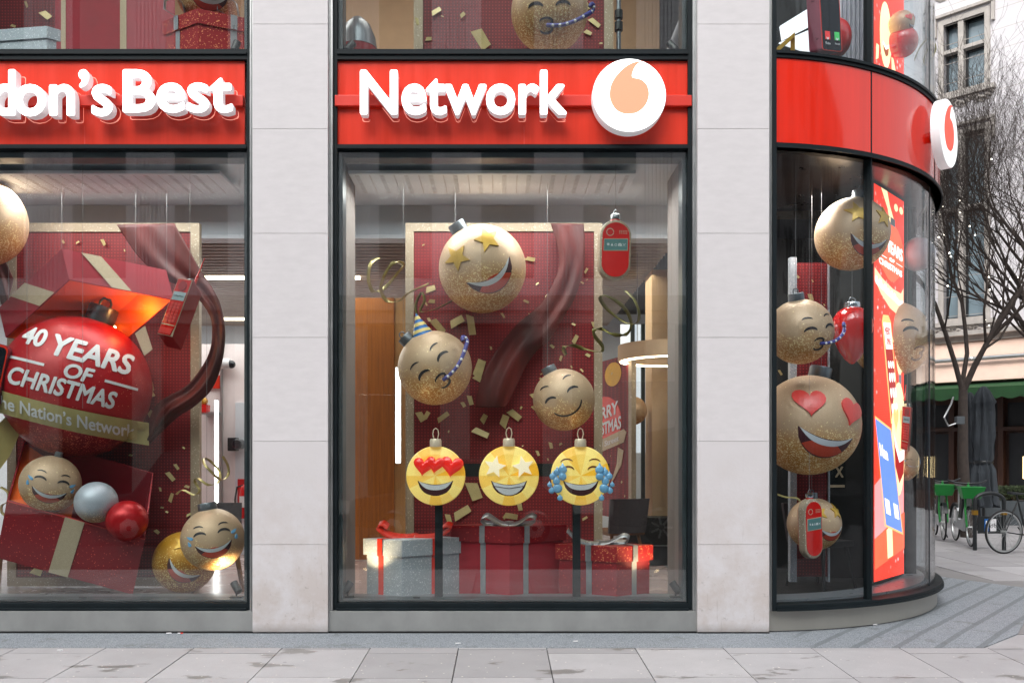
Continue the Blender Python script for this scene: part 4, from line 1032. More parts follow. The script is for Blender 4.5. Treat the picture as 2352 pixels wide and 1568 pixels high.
def tilted_box(label, A, Bp, D, up, YA, YB, YD, mat, inmat, wall=.012, rim=None, lidlike=True, cat='present', dup_=0.03):
    a, b, d = at(*A, YA), at(*Bp, YB), at(*D, YD); e1 = b-a; e2 = d-a; e3 = at(A[0]+up[0], A[1]+up[1], YA+dup_)-a
    o = thing('gift_box', label, cat, a+e1/2+e2/2)
    n1, n2, n3 = e1.normalized(), e2.normalized(), e3.normalized()
    w1, w2, w3 = n1*wall, n2*wall, n3*wall
    m = MB()
    m.para(a, e1, w2, e3); m.para(a+w2, w1, e2-w2, e3); m.para(a+e1-w1+w2, w1, e2-w2, e3); m.para(a+e2-w2+w1, e1-2*w1, w2, e3)
    m.para(a+e3-w3+w1+w2, e1-2*w1, e2-2*w2, w3)
    m.build('shell', mat, o)
    q = MB(); i = .0015; t = .002
    q.para(a+w1+w2, e1-2*w1, n2*t, e3-w3-n3*i); q.para(a+w1+w2, n1*t, e2-2*w2, e3-w3-n3*i); q.para(a+e1-w1-n1*t+w2, n1*t, e2-2*w2, e3-w3-n3*i); q.para(a+e2-w2-n2*t+w1, e1-2*w1, n2*t, e3-w3-n3*i)
    q.para(a+e3-w3-n3*t+w1+w2, e1-2*w1, e2-2*w2, n3*t)
    q.build('lining', inmat, o)
    return o, a, e1, e2, e3
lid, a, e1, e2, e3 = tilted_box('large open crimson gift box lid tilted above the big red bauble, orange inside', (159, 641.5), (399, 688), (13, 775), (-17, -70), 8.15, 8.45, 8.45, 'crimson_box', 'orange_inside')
def band_on(par, o, d, f0, f1, up, nrm, skew=0, mat='beige_band', name='ribbon_band', e=.004):
    nn = nrm.normalized()*e
    p0 = o+d*f0+nn; p1 = o+d*f1+nn; m = MB(); m.hexa([p0, p1, p1+up+d*skew, p0+up+d*skew], [p0+nn, p1+nn, p1+up+nn+d*skew, p0+up+nn+d*skew]); return m.build(name, mat, par)
n1 = e1.cross(e3); n1 = n1 if n1.y < 0 else -n1; n2 = e2.cross(e3); n2 = n2 if n2.y < 0 else -n2
band_on(lid, a, e1, .40, .59, e3, n1, -.22); band_on(lid, a, e2, .22, .45, e3, n2, .35)
m = MB(); p = [at(x, y, 8.40) for x, y in ((310, 766), (333, 748), (350, 802), (331, 817))]; m.hexa(p, [v+Vector((0, .006, 0)) for v in p]); m.build('ribbon_band', 'beige_band', lid)
MB().sphere(.02, at(262, 752, 8.62)).build('lamp', 'lamp_warm', lid)
Lq = bpy.data.lights.new('lid_lamp', 'POINT'); Lq.energy = 4; Lq.color = (1, .42, .12); Lq.shadow_soft_size = .05; lo = bpy.data.objects.new('lid_lamp', Lq); COL.objects.link(lo); lo.location = at(322, 706, 8.42)
for x, y in ((20, 690), (142, 572), (383, 620), (312, 600)):
    p = at(x, y, 8.4); MB().tube([p, (p.x, p.y, 4.25)], .0016, 5).build('wire', 'wire', lid)
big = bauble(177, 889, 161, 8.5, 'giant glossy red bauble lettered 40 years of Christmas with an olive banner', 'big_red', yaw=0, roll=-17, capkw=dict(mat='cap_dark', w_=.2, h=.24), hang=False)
r_ = 161*8.5/F; bc = at(177, 889, 8.5); Mb = aim(bc) @ rot(0, 0, -14)
fn = sphmap(Mb, r_)
def btxt(s, u0, u1, v0, v1, bold=.030, sh=.16, par=big, name='lettering'):
    MB_ = MB(); text_part(MB_, s, fn, .0025, .0045, bold=bold, shear=sh, fit=(u0, u1, v0, v1), cut=.06); return MB_.build(name, 'white_print', par, local=True)
btxt('40', -.80, -.50, .38, .64); btxt('YEARS', -.42, .60, .32, .62)
btxt('OF', -.20, .16, .08, .28); btxt('CHRISTMAS', -.82, .50, -.18, .06, .028, .10)
for u0, u1, v in ((-.88, -.44, .17), (.30, .74, .17)):
    MB().prism([(u0, v-.018), (u1, v-.018), (u1, v+.018), (u0, v+.018)], fn, .002, .005, grid=.08).build('rule', 'white_print', big, local=True)
# banner across it
bn = thing('banner', 'olive banner reading The Nation’s Network wrapped across the giant red bauble', 'banner', at(170, 960, 7.8))
def bmap(u, v, h):     # u 0..1 along (photo x -40..342), v 0..1 upward
    x = -40+382*u; yt = 893+ (x+5)*.225; k = 52; bow_ = 7*math.sin(math.pi*u)
    y = yt+bow_+k*(1-v); o0 = Vector((0, 0, EYE)); d = (at(x, y, 1)-o0).normalized(); L = bc-o0; tc = L.dot(d); q = L.length_squared-tc*tc; rr = r_*1.03
    t = tc-math.sqrt(max(rr*rr-q, (.28*r_)**2))-h
    return o0+d*t
MB().prism([(0, 0), (1, 0), (1, 1), (0, 1)], bmap, -.004, .002, grid=.06).build('band', 'banner_olive', bn)
q = MB(); text_part(q, 'The Nation’s Network', bmap, .003, .006, bold=.018, shear=0, fit=(.045, .915, .22, .80), cut=.05); q.build('lettering', 'white_print', bn)
m = MB(); m.prism([(0, 0), (.2, 0), (.62, .55), (1, 1.35), (.62, 1.5), (.1, 1)], lambda u, v, h: at(-40+u*100, 1105-v*105, 8.0-h+.25*u), -.003, .003, grid=.2); m.build('tail', 'banner_olive', bn)
for x, y in ((62, 910), (190, 937)): p = at(x, y, 7.78); MB().tube([p, (p.x, p.y, 4.25)], .0014, 5).build('wire', 'wire', bn)
# lower box
bx, a, e1, e2, e3 = tilted_box('large open dark red gift box tipped forward, holding three baubles', (15.6, 1149), (333, 1237.7), (58, 1000), (-24, 131), 7.95, 8.1, 8.55, 'red_glitter', 'crimson_box', dup_=.12)
n1 = e1.cross(e3); n1 = n1 if n1.y < 0 else -n1
band_on(bx, a, e1, .42, .56, e3, n1, -.04)
pm('rim_red', S(220, 60, 55), .4, var=.05)
m = MB(); nn = n1.normalized()*.004; dn = e3.normalized()*.01
m.para(a-dn*.3, e1, nn, dn); m.build('edge', 'rim_red', bx)
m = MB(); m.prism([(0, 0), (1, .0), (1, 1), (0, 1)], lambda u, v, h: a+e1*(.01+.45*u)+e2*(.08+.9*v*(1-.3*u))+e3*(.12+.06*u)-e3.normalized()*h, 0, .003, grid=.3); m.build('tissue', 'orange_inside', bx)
bauble(116, 1111, 65, 8.1, 'laughing crying gold glitter bauble peeking out of the open red box', face=f_joy, roll=-14, pitch=6, capkw=dict(w_=.13, h=.2, loop=False), hang=False)
bauble(221, 1153, 47, 8.0, 'silver glitter bauble resting in the tipped open red box', 'silver_ball', hang=False, nocap=True)
bauble(292, 1195, 46, 8.0, 'shiny red bauble resting in the corner of the tipped open box', 'red_satin', hang=False, nocap=True)
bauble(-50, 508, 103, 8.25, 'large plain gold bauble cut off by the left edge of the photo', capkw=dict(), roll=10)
yb_ = bauble(424, 1290, 70, 8.35, 'yellow gold star-eyed bauble low behind the crying one in the left window', 'yellow_ball', face=f_star, roll=-32, nocap=True, hang=False)
tb = bauble(489, 1238, 71, 7.95, 'crying laughing gold bauble by the right sill corner of the left window', face=f_joy, roll=9, capkw=dict(loop=False, w_=.3, h=.22), ztop=2.9)
streamer('curled gold streamer hanging against the white wall in the left window', [(512, 1048, 0), (523, 1068, 1), (524, 1090, 1), (508, 1102, 0), (487, 1085, -1), (470, 1066, -1), (468, 1052, 0), (485, 1060, 1), (505, 1085, 1), (500, 1108, 0), (478, 1113, -1), (455, 1098, -1), (447, 1105, 0), (458, 1126, 0), (445, 1136, 0), (420, 1125, 0), (405, 1135, 0)], 8.1, 6)
streamer('short gold streamer by the left edge of the lower red box', [(2, 1118, 0), (18, 1130, 0), (20, 1150, 0), (5, 1160, 0), (4, 1175, 0), (14, 1185, 0)], 8.2, 6)
# brick phone
def brick_phone(label, P, dep, Y, keys=True, ant=None):
    a, b, c, d = [at(x, y, Y) for x, y in P]       # top left, top right, bottom right, bottom left
    o = thing('mobile_phone', label, 'phone', (a+c)/2, 'red brick phone ornaments')
    dv = at(P[1][0]+dep[0], P[1][1]+dep[1], Y+dep[2])-b
    nrm = (b-a).cross(d-a).normalized(); nrm = nrm if nrm.y < 0 else -nrm
    m = MB(); m.hexa([a, b, c, d], [p+dv for p in (a, b, c, d)]); m.build('body', 'phone_dark_red', o, bevel=.006)
    U, V = b-a, d-a
    def fr(u, v, h): return a+U*u+(V+(c-b-V)*u)*v+nrm*h
    f = MB().prism([(.02, .008), (.98, .008), (.98, .992), (.02, .992)], fr, -.002, .006).build('face_rim', 'beige_band', o)
    MB().prism([(.06, .02), (.94, .02), (.94, .8), (.85, .98), (.03, .98), (.06, .8)], fr, .006, .012).build('face', 'phone_red', o)
    MB().prism([(.5+.26*math.cos(t*.35), .13+.085*math.sin(t*.35)) for t in range(18)], fr, .012, .02).build('earpiece', 'phone_dark_red', o, bevel=.0)
    s = MB().prism([(.1, .235), (.9, .235), (.9, .38), (.1, .38)], fr, .012, .016).build('screen', 'screen_grey', o)
    q = MB(); text_part(q, 'Calling Mum...', lambda u, v, h: fr(u, -v, h), .0165, .0165, bold=.004, fit=(.16, .84, -.325, -.29)); q.build('lettering', 'ink', s)
    for i in range(3):
        for j in range(6):
            u, v = .2+i*.22, .42+j*.058
            MB().prism([(u, v), (u+.17, v), (u+.17, v+.042), (u, v+.042)], fr, .012, .022).build('key', 'heart_pink', o, bevel=.0008)
    MB().prism([(.08, .80), (.9, .80), (.9, .815), (.08, .815)], fr, .012, .016).build('seam', 'beige_band', o)
    MB().prism([(.05, .86), (.85, .86), (.82, .96), (.05, .96)], fr, .012, .016).build('mouthpiece', 'heart_pink', o)
    t = (a+b)/2+dv*.45; w_ = (b-a).length
    cp = MB(Matrix.Translation(t)).lathe([(0, -.03), (w_*.3, -.03), (w_*.33, .0), (w_*.3, w_*.35), (w_*.2, w_*.42), (0, w_*.42)], 20).build('cap', 'chrome', o, smooth=True)
    if ant:
        p, q_ = at(*ant[0], Y+.08), at(*ant[1], Y+.08); MB().tube([p, p+(q_-p)*.35, p+(q_-p)*.38, q_], [.014, .012, .008, .004], 10).build('antenna', 'phone_red', o, smooth=True)
    wire(o, t+Vector((0, 0, w_*.4))); return o
brick_phone('tilted red brick phone with antenna hanging before the satin band in the left window', [(410, 638), (444, 643), (396, 775), (361, 767)], (20, 32, .16), 7.95, ant=((446, 655), (470, 593)))
# smartphone at the far left
def smartphone(label, P, Y, dv, icons=True, case='phone_rose', rimm='ribbon_red'):
    a, b, c, d = [at(x, y, Y) for x, y in P]; o = thing('smartphone', label, 'phone', (c+d)/2, 'giant smartphone props')
    nrm = (b-a).cross(d-a).normalized(); nrm = nrm if nrm.y < 0 else -nrm
    U, V = b-a, d-a; asp = V.length/U.length
    def rr(m_, r0): 
        o_ = []
        for cx_, cy_, a0 in ((1-m_-r0, m_+r0/asp, -90), (1-m_-r0, 1-m_/asp-r0/asp, 0), (m_+r0, 1-m_/asp-r0/asp, 90), (m_+r0, m_+r0/asp, 180)):
            for i in range(6): t = R(a0+18*i); o_.append((cx_+r0*math.cos(t), cy_+r0/asp*math.sin(t)))
        return o_
    def fr(u, v, h): return a+U*u+V*v+nrm*h+Vector(dv)*(0 if h > -.001 else 1)
    MB().prism(rr(0, .16), fr, -.01, 0).build('case', case, o); MB().prism(rr(.01, .15), fr, .0, .004).build('rim', rimm, o)
    s = MB().prism(rr(.045, .12), fr, .004, .007).build('screen', 'phone_black', o)
    if icons:
        for u, mt, tx, v0 in ((.30, 'icon_red', 'Decline', .0), (.76, 'icon_green', 'Accept', .0)):
            MB().prism([(u-.12, .845), (u+.12, .845), (u+.12, .91), (u-.12, .91)], fr, .007, .010).build('button', mt, s)
            m_ = MB(); m_.prism([(x, y) for x, y in stroke(arc(u, .888, .06, .018, 20, 160), .015, 1)], fr, .0102, .012); text_part(m_, tx, lambda x, y, h: fr(x, -y, h), .0105, .0105, bold=.01, fit=(u-.12, u+.12, -.952, -.932)); m_.build('button_mark', 'white_print', s)
    return o
smartphone('black smartphone prop at the far left edge beside the giant red bauble', [(-60, 775), (22, 795), (-2, 935), (-90, 915)], 7.9, (.0, .05, 0), icons=False)
# ---- shop fittings seen between the boards
for i, (x0, x1, y0, Y, lab) in enumerate(((808, 905, 684, 11.2, 'tall orange brown wood panelled wall behind the left of the middle window'),)):
    a = at(x0-30, y0, Y); b = at(x1, y0, Y); o = thing('wood_panelling', lab, 'wall panel', (a.x, Y, .19))
    MB().box(a.x, b.x, Y, Y+.05, .19, a.z).build('panel', 'wood_wall', o); MB().box(b.x+.002, b.x+.42, Y+.03, Y+.08, .19, a.z).build('panel', 'wood_wall2', o)
def lamp_box(name, label, cat, x0, x1, y0, y1, Y, mat='led_strip', housing='inner_white', dep=.03):
    a = at(x0, y1, Y); b = at(x1, y0, Y); o = thing(name, label, cat, (a.x, Y, a.z))
    MB().box(a.x-.01, b.x+.01, Y+.002, Y+dep, a.z-.01, b.z+.01).build('housing', housing, o); MB().box(a.x, b.x, Y-.012, Y+.001, a.z, b.z).build('tube', mat, o); return o
lamp_box('strip_light', 'bright vertical strip light on the edge of the wood panelling', 'strip light', 910, 919, 845, 1062, 10.9)
lamp_box('strip_light', 'bright vertical strip light on the white wall in the left window', 'strip light', 494, 500, 920, 1320, 11.5)
for x0, x1, y, Y, lab in ((800, 826, 625, 11.5, 'short ceiling strip light above the wood panelling'), (468, 560, 607, 11.5, 'upper ceiling strip light between the slats in the left window'), (500, 560, 750, 15, 'lower ceiling strip light deep inside the left window')):
    a = at(x0, y, Y); b = at(x1, y, Y); o = thing('ceiling_strip', lab, 'strip light', (a.x, Y, a.z)); MB().box(a.x, b.x, Y, Y+.05, 3.9, 3.94).build('tube', 'led_warm', o)
# white partition wall with red niche, left window
a = at(462, 860, 11.8); b = at(600, 860, 11.8)
pw = thing('white_partition', 'white partition wall with a red niche seen at the right of the left window', 'wall', (a.x, 11.8, .19))
MB().box(a.x-.6, b.x+1.2, 11.8, 11.9, .19, at(0, 790, 11.8).z).build('panel', 'inner_pink', pw)
a = at(490, 862, 11.78); b = at(505, 892, 11.78); MB().box(a.x-.1, b.x, 11.77, 11.795, b.z, a.z).build('niche', 'red_panel', pw)
MB().box(at(506, 0, 11.75).x, at(510, 0, 11.75).x, 11.74, 11.795, .19, 3.2).build('edge_post', 'steel', pw)
MB().box(at(470, 0, 11.75).x, at(505, 0, 11.75).x, 11.6, 11.795, at(0, 952, 11.7).z, at(0, 946, 11.7).z).build('shelf', 'steel', pw)
a = at(541, 975, 11.78); MB().box(a.x, a.x+.9, 11.77, 11.799, .19, a.z+.3).build('door_frame', 'inner_white', pw)
c = at(525, 835, 11.7); o = thing('cctv_camera', 'white dome security camera on the white partition wall', 'camera', c)
MB(Matrix.Translation(c) @ Matrix.Rotation(R(90), 4, 'Y')).lathe([(0, -.12), (.07, -.12), (.07, .02), (0, .02)], 24).build('housing', 'cctv_white', o, smooth=True); MB().sphere(.055, c+Vector((.04, 0, -.01))).build('dome', 'phone_black', o, smooth=2)
c = at(540, 1020, 11.7); o = thing('wall_camera', 'black boxy wall fitting on the white partition below the dome camera', 'camera', c)
MB().box(c.x-.09, c.x+.03, c.y-.05, c.y+.09, c.z-.09, c.z+.09).build('mount', 'plastic_black', o, bevel=.01); MB(Matrix.Translation(c) @ Matrix.Rotation(R(90), 4, 'X')).lathe([(0, -.05), (.07, -.05), (.07, .12), (.06, .13), (0, .12)], 20, Matrix.Translation((.06, 0, 0))).build('lens', 'phone_black', o, smooth=True)
c = at(548, 1190, 11.6); o = thing('fire_extinguisher', 'red fire extinguisher on its red board by the white wall', 'fire extinguisher', (c.x, c.y, c.z))
MB().box(c.x-.06, c.x+.2, 11.75, 11.795, c.z+.0, at(0, 1100, 11.7).z).build('board', 'extinguisher_red', o)
MB(Matrix.Translation((c.x+.06, 11.65, c.z))).lathe([(0, 0), (.07, 0), (.075, .03), (.075, .38), (.05, .44), (.02, .46), (0, .46)], 24).build('cylinder', 'extinguisher_red', o, smooth=True)
MB().tube([(c.x+.06, 11.62, c.z+.45), (c.x-.02, 11.6, c.z+.42), (c.x-.05, 11.6, c.z+.25), (c.x-.03, 11.6, c.z+.08)], .012).build('hose', 'plastic_black', o, smooth=True)
MB().box(c.x+.02, c.x+.1, 11.57, 11.575, c.z+.15, c.z+.3).build('sticker', 'white_print', o)
c = at(468, 930, 11.65); o = thing('gift_toy', 'tiny present with a yellow face ornament hung on the shelf end', 'ornament', c)
MB().box(c.x-.06, c.x+.07, c.y-.05, c.y+.05, c.z-.11, c.z).build('box', 'phone_red', o); MB().sphere(.055, c+Vector((0, 0, .05))).build('ball', 'yellow_ball', o, smooth=2)
# chairs and tables inside
def chair(label, x, yb, Y, rz=0, sc_=1, wood='chair_wood'):
    c = at(x, yb, Y); c.z = .187; o = thing('chair', label, 'chair', c, 'wooden legged chairs in the shop'); M = Matrix.Rotation(R(rz), 4, 'Z')
    for sx in (-1, 1):
        for sy in (-1, 1): MB(M).tube([(sx*.24, sy*.24, 0), (sx*.17, sy*.17, .44)], [.014, .022], 8).build('leg', wood, o, local=True, smooth=True)
    MB(M).box(-.23, .23, -.23, .23, .43, .49).build('seat', wood, o, local=True, bevel=.015)
    P = [(-.24+.48*i/10, .2+.06*math.sin(math.pi*i/10), .0) for i in range(11)]; m = MB(M)
    m.hexa([(p[0], p[1], .46) for p in P]+[(p[0], p[1]+.03, .46) for p in P[::-1]], [(p[0]*1.05, p[1]+.07, .86) for p in P]+[(p[0]*1.05, p[1]+.10, .86) for p in P[::-1]]); m.build('backrest', 'chair_cloth', o, local=True); return o
chair('wooden legged chair partly hidden behind the crying bauble in the left window', 500, 1370, 8.75, 20)
chair('wooden legged chair at the bottom left corner behind the left board', 20, 1370, 9.3, -30)
chair('wooden legged chair whose feet show under the middle of the left board', 225, 1370, 9.6, 60)
chair('grey backed chair standing behind the low red present in the middle window', 1420, 1330, 10.2, 200)
# slanted second board, ring light, beige column, right part of the middle window
o = thing('poster_board', 'angled dark red board lettered Merry Christmas Oxford Street behind the middle window', 'display board', at(1410, 1200, 10.4))
e0 = at(1330, 1043, 11.9); e1_ = at(1447, 1043, 10.2); e0.z = e1_.z = 0; U = (e1_-e0); zt, zb = at(0, 812, 10.2).z, at(0, 1195, 10.2).z
nn = Vector((U.y, -U.x, 0)).normalized(); nn = nn if nn.y < 0 else -nn
def fp(u, v, h): p = e0+U*u+nn*h; return Vector((p.x, p.y, zb+(zt-zb)*v))
MB().prism([(0, 0), (1, 0), (1, 1), (0, 1)], fp, -.03, 0).build('panel', 'board_red', o); MB().prism([(1, -.01), (1.05, -.01), (1.05, 1.01), (1, 1.01)], fp, -.04, .02).build('rim', 'gold_frame', o)
MB().prism([(.52+.34*math.cos(t*.3), .60+.17*math.sin(t*.3)) for t in range(21)], fp, 0, .004).build('printed_bauble', 'red_panel', o)
for t_, f4 in (('MERRY', (.26, .80, .62, .70)), ('CHRISTMAS', (.20, .86, .52, .60))):
    q = MB(); text_part(q, t_, lambda u, v, h: fp(u, v+(u-.5)*.10, h), .008, .008, bold=.03, fit=f4); q.build('lettering', 'white_print', o)
MB().prism([(.1, .36), (.9, .47), (.95, .53), (.9, .55), (.1, .44)], fp, .004, .008).build('printed_banner', 'beige_band', o)
q = MB(); text_part(q, 'Oxford Street', lambda u, v, h: fp(u, v+(u-.5)*.13, h), .0095, .0095, bold=.012, fit=(.2, .82, .44, .475)); q.build('lettering', 'white_print', o)
MB().prism([(.66, .2), (.86, .33), (.9, .42), (.8, .44), (.78, .34)], fp, .004, .008).build('printed_banner', 'beige_band', o)
MB().prism([(.70+.15*math.cos(t*.3), .90+.075*math.sin(t*.3)) for t in range(21)], fp, 0, .004).build('printed_face', 'hat_gold', o)
rd = random.Random(9)
for i in range(22):
    u, v, s = rd.uniform(.4, .97), rd.uniform(.03, .97), rd.uniform(.01, .022); MB().prism([(u, v), (u+s, v+s*.4), (u+s*.6, v+s), (u-s*.3, v+s*.5)], fp, .009, .011).build('confetti', 'confetti', o)
c = at(1545, 800, 10.0); rl = thing('ring_light', 'glowing round ring lamp hung over the right of the middle window', 'ceiling lamp', c); rr = 125*10/F
MB(Matrix.Translation(c)).lathe([(rr*.80, .03), (rr, .03), (rr, -.14), (rr*.985, -.145), (rr*.80, -.14)], 72).build('ring', 'inner_beige', rl, smooth=True)
MB(Matrix.Translation(c)).lathe([(rr*.84, -.146), (rr*.96, -.146), (rr*.96, -.156), (rr*.84, -.156), (rr*.84, -.146)], 72).build('tube', 'led_warm', rl)
for s in (-.6, .6): MB().tube([c+Vector((s*rr, .2, 0)), c+Vector((s*rr, .2, 2))], .004, 5).build('wire', 'wire', rl)
a = at(1497, 735, 11.0); b = at(1600, 735, 11.0); o = thing('column', 'beige interior column under the ring lamp', 'column', (a.x, 11, .19)); MB().box(a.x, b.x+.3, 11, 11.5, .19, 3.92).build('shaft', 'inner_beige', o, bevel=.01)
for i, (xa, xb, mt) in enumerate(((1555, 1570, 'frame_teal'), (1578, 1590, 'inner_white'))): pass
a = at(1440, 745, 13.5); o = thing('rear_window', 'bright rear shop window with dark bars seen past the poster board', 'window', (a.x, 13.5, 1)); b = at(1500, 1230, 13.5)
MB().box(a.x-.1, b.x+.1, 13.5, 13.52, b.z+1.3, a.z).build('pane', pm('day_pane', (.8, .85, .9), .3, var=0, emis=(.8, .88, 1), estr=.45), o)
for x in (1474, 1450): q = at(x, 0, 13.4).x; MB().box(q, q+.06, 13.44, 13.498, .2, a.z).build('bar', 'frame_teal', o)
o = thing('dark_cabinet', 'low dark cabinet behind the right of the middle window', 'cabinet', at(1500, 1300, 10.6)); a = at(1442, 1188, 10.6); MB().box(a.x, a.x+1.4, 10.6, 10.9, .19, a.z).build('carcass', 'matt_black', o, bevel=.01); MB().box(a.x, a.x+1.4, 10.58, 10.598, a.z-.35, a.z-.34).build('seam', 'steel', o)
bauble(1453, 943, 33, 11.2, 'grey gold bauble half hidden behind the edge of the angled poster board', 'gold_ball', hang=False, nocap=True)
# ---- first floor displays
def at2(x, y, Y): return at(x, y, Y)
def ubox(label, c0, wl, wr, yt, Y, hh, boxm, ribm, lidh=30, yawl=26, yawr=30, fr=(.5, .5), off=.0):
    """a gift box on the first floor seen from below; top corner nearest the street at c0, yt"""
    c = at(c0, yt, Y); k = Y/F; zb = 5.075; o = thing('present_box', label, 'present', (c.x, c.y, zb), 'gift boxes upstairs')
    dl = Vector((-math.cos(R(yawl)), math.sin(R(yawl)), 0)); dr = Vector((math.cos(R(yawr)), math.sin(R(yawr)), 0)); a, b = wl*k/dl.x*-1, wr*k/dr.x; zl = c.z-lidh*k
    MB().para((c.x, c.y, zb), dl*a, dr*b, (0, 0, zl-zb+.01)).build('box', boxm, o); MB().para(Vector((c.x, c.y, zl))-(dl+dr)*.02, dl*(a+.04), dr*(b+.04), (0, 0, c.z-zl)).build('lid', boxm, o, bevel=.002)
    for d, L, f_ in ((dl, a, fr[0]), (dr, b, fr[1])):
        if f_ is None: continue
        nrm = Vector((d.y, -d.x, 0)); nrm = nrm if nrm.y < 0 else -nrm; p = Vector((c.x, c.y, zb))+d*L*f_
        m = MB(); m.para(p+nrm*.002, d*.06, nrm*.003, (0, 0, zl-zb)); m.para(Vector((p.x, p.y, zl))+nrm*.024, d*.06, nrm*.003, (0, 0, c.z-zl)); m.build('ribbon', ribm, o)
    return o, c, dl, dr, a, b
st(MB().box(-8, 2.2, 7.80, 16, 5.052, 5.07), 'upper_floor', 'inner_floor')
st(MB().box(-8, 2.2, 12, 12.2, 5.08, 8.6), 'upper_wall_back', 'inner_beige')
m = MB(); m.box(-8, 2.2, 7.7, 12, 8.6, 8.7); st(m, 'upper_ceiling', 'inner_white')
ubox('silver glitter gift box cut off at the upper left corner of the photo', 108, 200, 15, 62, 7.85, 0, 'silver_glitter', 'ribbon_silver', 27, 8, 40, (None, None))
ubox('wide crimson gift box with pale ribbons standing upstairs over the left sign', 183, 70, 205, -60, 8.5, 0, 'crimson_box', 'beige_band', 20, 20, 10, (.55, .42))
o, c, dl, dr, a, b = ubox('glittery red gift box with silver ribbon loops at the upper right of the left window', 455, 95, 130, 22, 8.0, 0, 'red_glitter_bright', 'ribbon_silver', 33, 30, 24, (.55, .5))
for P0 in (c+dl*a*.55, c+dr*b*.55):
    q = [P0+Vector(v) for v in ((-.05, 0, .0), (-.14, -.02, .05), (-.13, -.03, .13), (-.04, -.02, .17), (.03, 0, .12), (.05, .0, 0))]; MB().ribbon(q, Vector((.0, .06, .02)), .003).build('bow', 'ribbon_silver', o, smooth=2)
bauble(480, -18, 75, 8.25, 'laughing gold bauble above the ribbon loops upstairs on the left', face=f_joy, roll=-4, hang=False)
board('dark red dotted board upstairs behind the upper left window', -60, -420, 300, 140, 9.2, 20, [(104, 34, 26, 40), (60, 10, 16, 70), (30, 60, 12, 20)], 8)
CU = [(1104, 88, 52, 60), (1001, 27, 25, -30), (959, 49, 18, 80), (984, 90, 15, 0), (1062, 35, 14, -40), (1016, 38, 7, 30), (1042, 118, 8, 70), (1340, 20, 30, -30), (1350, 75, 18, 30), (1337, 0, 24, 30), (1365, 52, 30, 40), (1180, 30, 10, 30), (1380, 100, 8, 0), (995, 120, 16, 5)]
board('dusky red dotted board with a pale rim upstairs behind the upper middle window', 951, -420, 1408, 150, 8.6, 21, CU, 11)
bauble(1262, 28, 88, 8.1, 'gold glitter bauble with a blue party horn in the upper middle window', face=f_party, roll=2, hang=False)
o = thing('black_pole', 'black and grey clamp pole standing upstairs at the right of the middle window', 'pole', at(1421, 118, 8.3)); c = at(1421, 122, 8.3)
MB().tube([(c.x, c.y, 5.08), (c.x, c.y, 8.5)], .022, 16).build('tube', 'gunmetal', o, smooth=True)
for y in (35, 62): z = at(0, y, 8.3).z; MB(Matrix.Translation((c.x, c.y, z))).lathe([(0, -.04), (.04, -.04), (.04, .04), (0, .04)], 16).build('collar', 'plastic_black', o, smooth=True)
c = at(822, 112, 8.3); o = thing('helmet_dome', 'grey dome with a red lower half in the left corner of the upper middle window', 'ornament', c)
MB(Matrix.Translation(c)).lathe([(0, .30), (.05, .29), (.12, .22), (.17, .1), (.185, .0), (.19, -.01), (0, -.01)], 32).build('dome', 'gunmetal', o, smooth=True); MB(Matrix.Translation(c)).lathe([(0, -.011), (.185, -.011), (.17, -.13), (0, -.13)], 32).build('bowl', 'phone_dark_red', o, smooth=True)
spot('black spotlight upstairs at the left end of the upper middle window', 803, 118, 7.72, 32, floor=5.11); spot('black spotlight upstairs at the right end of the upper middle window', 1545, 118, 7.72, -32, floor=5.11); spot('black spotlight upstairs beside the glittery red box', 541, 118, 7.72, 8, floor=5.11)
# ---- the curved bay
st(MB().box(gx(1905, 9.6), gx(2100, 9.6), 9.60, 9.66, .18, 4.24), 'wall_black', 'matt_black')
st(MB().box(2.2, gx(1906, 10.4), 10.4, 10.5, .18, 4.24), 'wall_dark', 'matt_black')
o = thing('column', 'slim black column behind the lit screen in the rounded corner window', 'column', at(2092, 1300, 9.0)); a = at(2078, 0, 9.35); MB().box(a.x, a.x+.13, 9.35, 9.45, .18, 4.24).build('shaft', 'black', o, bevel=.01)
board('narrow red dotted board with silver rim deep in the rounded corner window', 1813, 592, 1912, 1335, 8.75, 15, [(1832, 635, 9, 50), (1862, 682, 18, 75), (1880, 710, 10, 80), (1866, 645, 7, 60), (1792, 855, 14, 60), (1893, 700, 6, 60)], 21, rimmat='silver_glitter', left_only=True)
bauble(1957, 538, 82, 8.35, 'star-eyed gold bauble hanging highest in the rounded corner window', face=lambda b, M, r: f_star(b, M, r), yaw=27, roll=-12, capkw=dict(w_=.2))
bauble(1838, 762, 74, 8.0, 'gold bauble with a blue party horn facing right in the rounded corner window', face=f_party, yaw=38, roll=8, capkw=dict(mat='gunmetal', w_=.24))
c = at(1957, 765, 8.3); b = thing('bauble', 'glossy red teardrop bauble in the rounded corner window beside the lit screen', 'bauble', c, 'hanging baubles in the shop windows'); q = 8.3/F
MB(Matrix.Translation((0, 0, 0))).lathe([(0, -72*q), (6*q, -70*q), (16*q, -60*q), (28*q, -42*q), (38*q, -20*q), (44*q, 4*q), (45*q, 18*q), (42*q, 34*q), (33*q, 49*q), (20*q, 58*q), (0, 61*q)], 48).build('ball', 'red_gloss', b, local=True, smooth=2)
cap(b, Matrix(), 50*q, w_=.36, mat='chrome', lift=1.18); wire(b, c+Vector((0, 0, .3)))
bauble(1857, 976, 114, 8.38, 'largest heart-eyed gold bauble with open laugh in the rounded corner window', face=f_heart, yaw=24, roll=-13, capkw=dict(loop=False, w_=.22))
bauble(1870, 1203, 60, 8.45, 'star-eyed gold bauble low behind the phone ornament in the rounded corner window', face=f_star, yaw=38, roll=5)
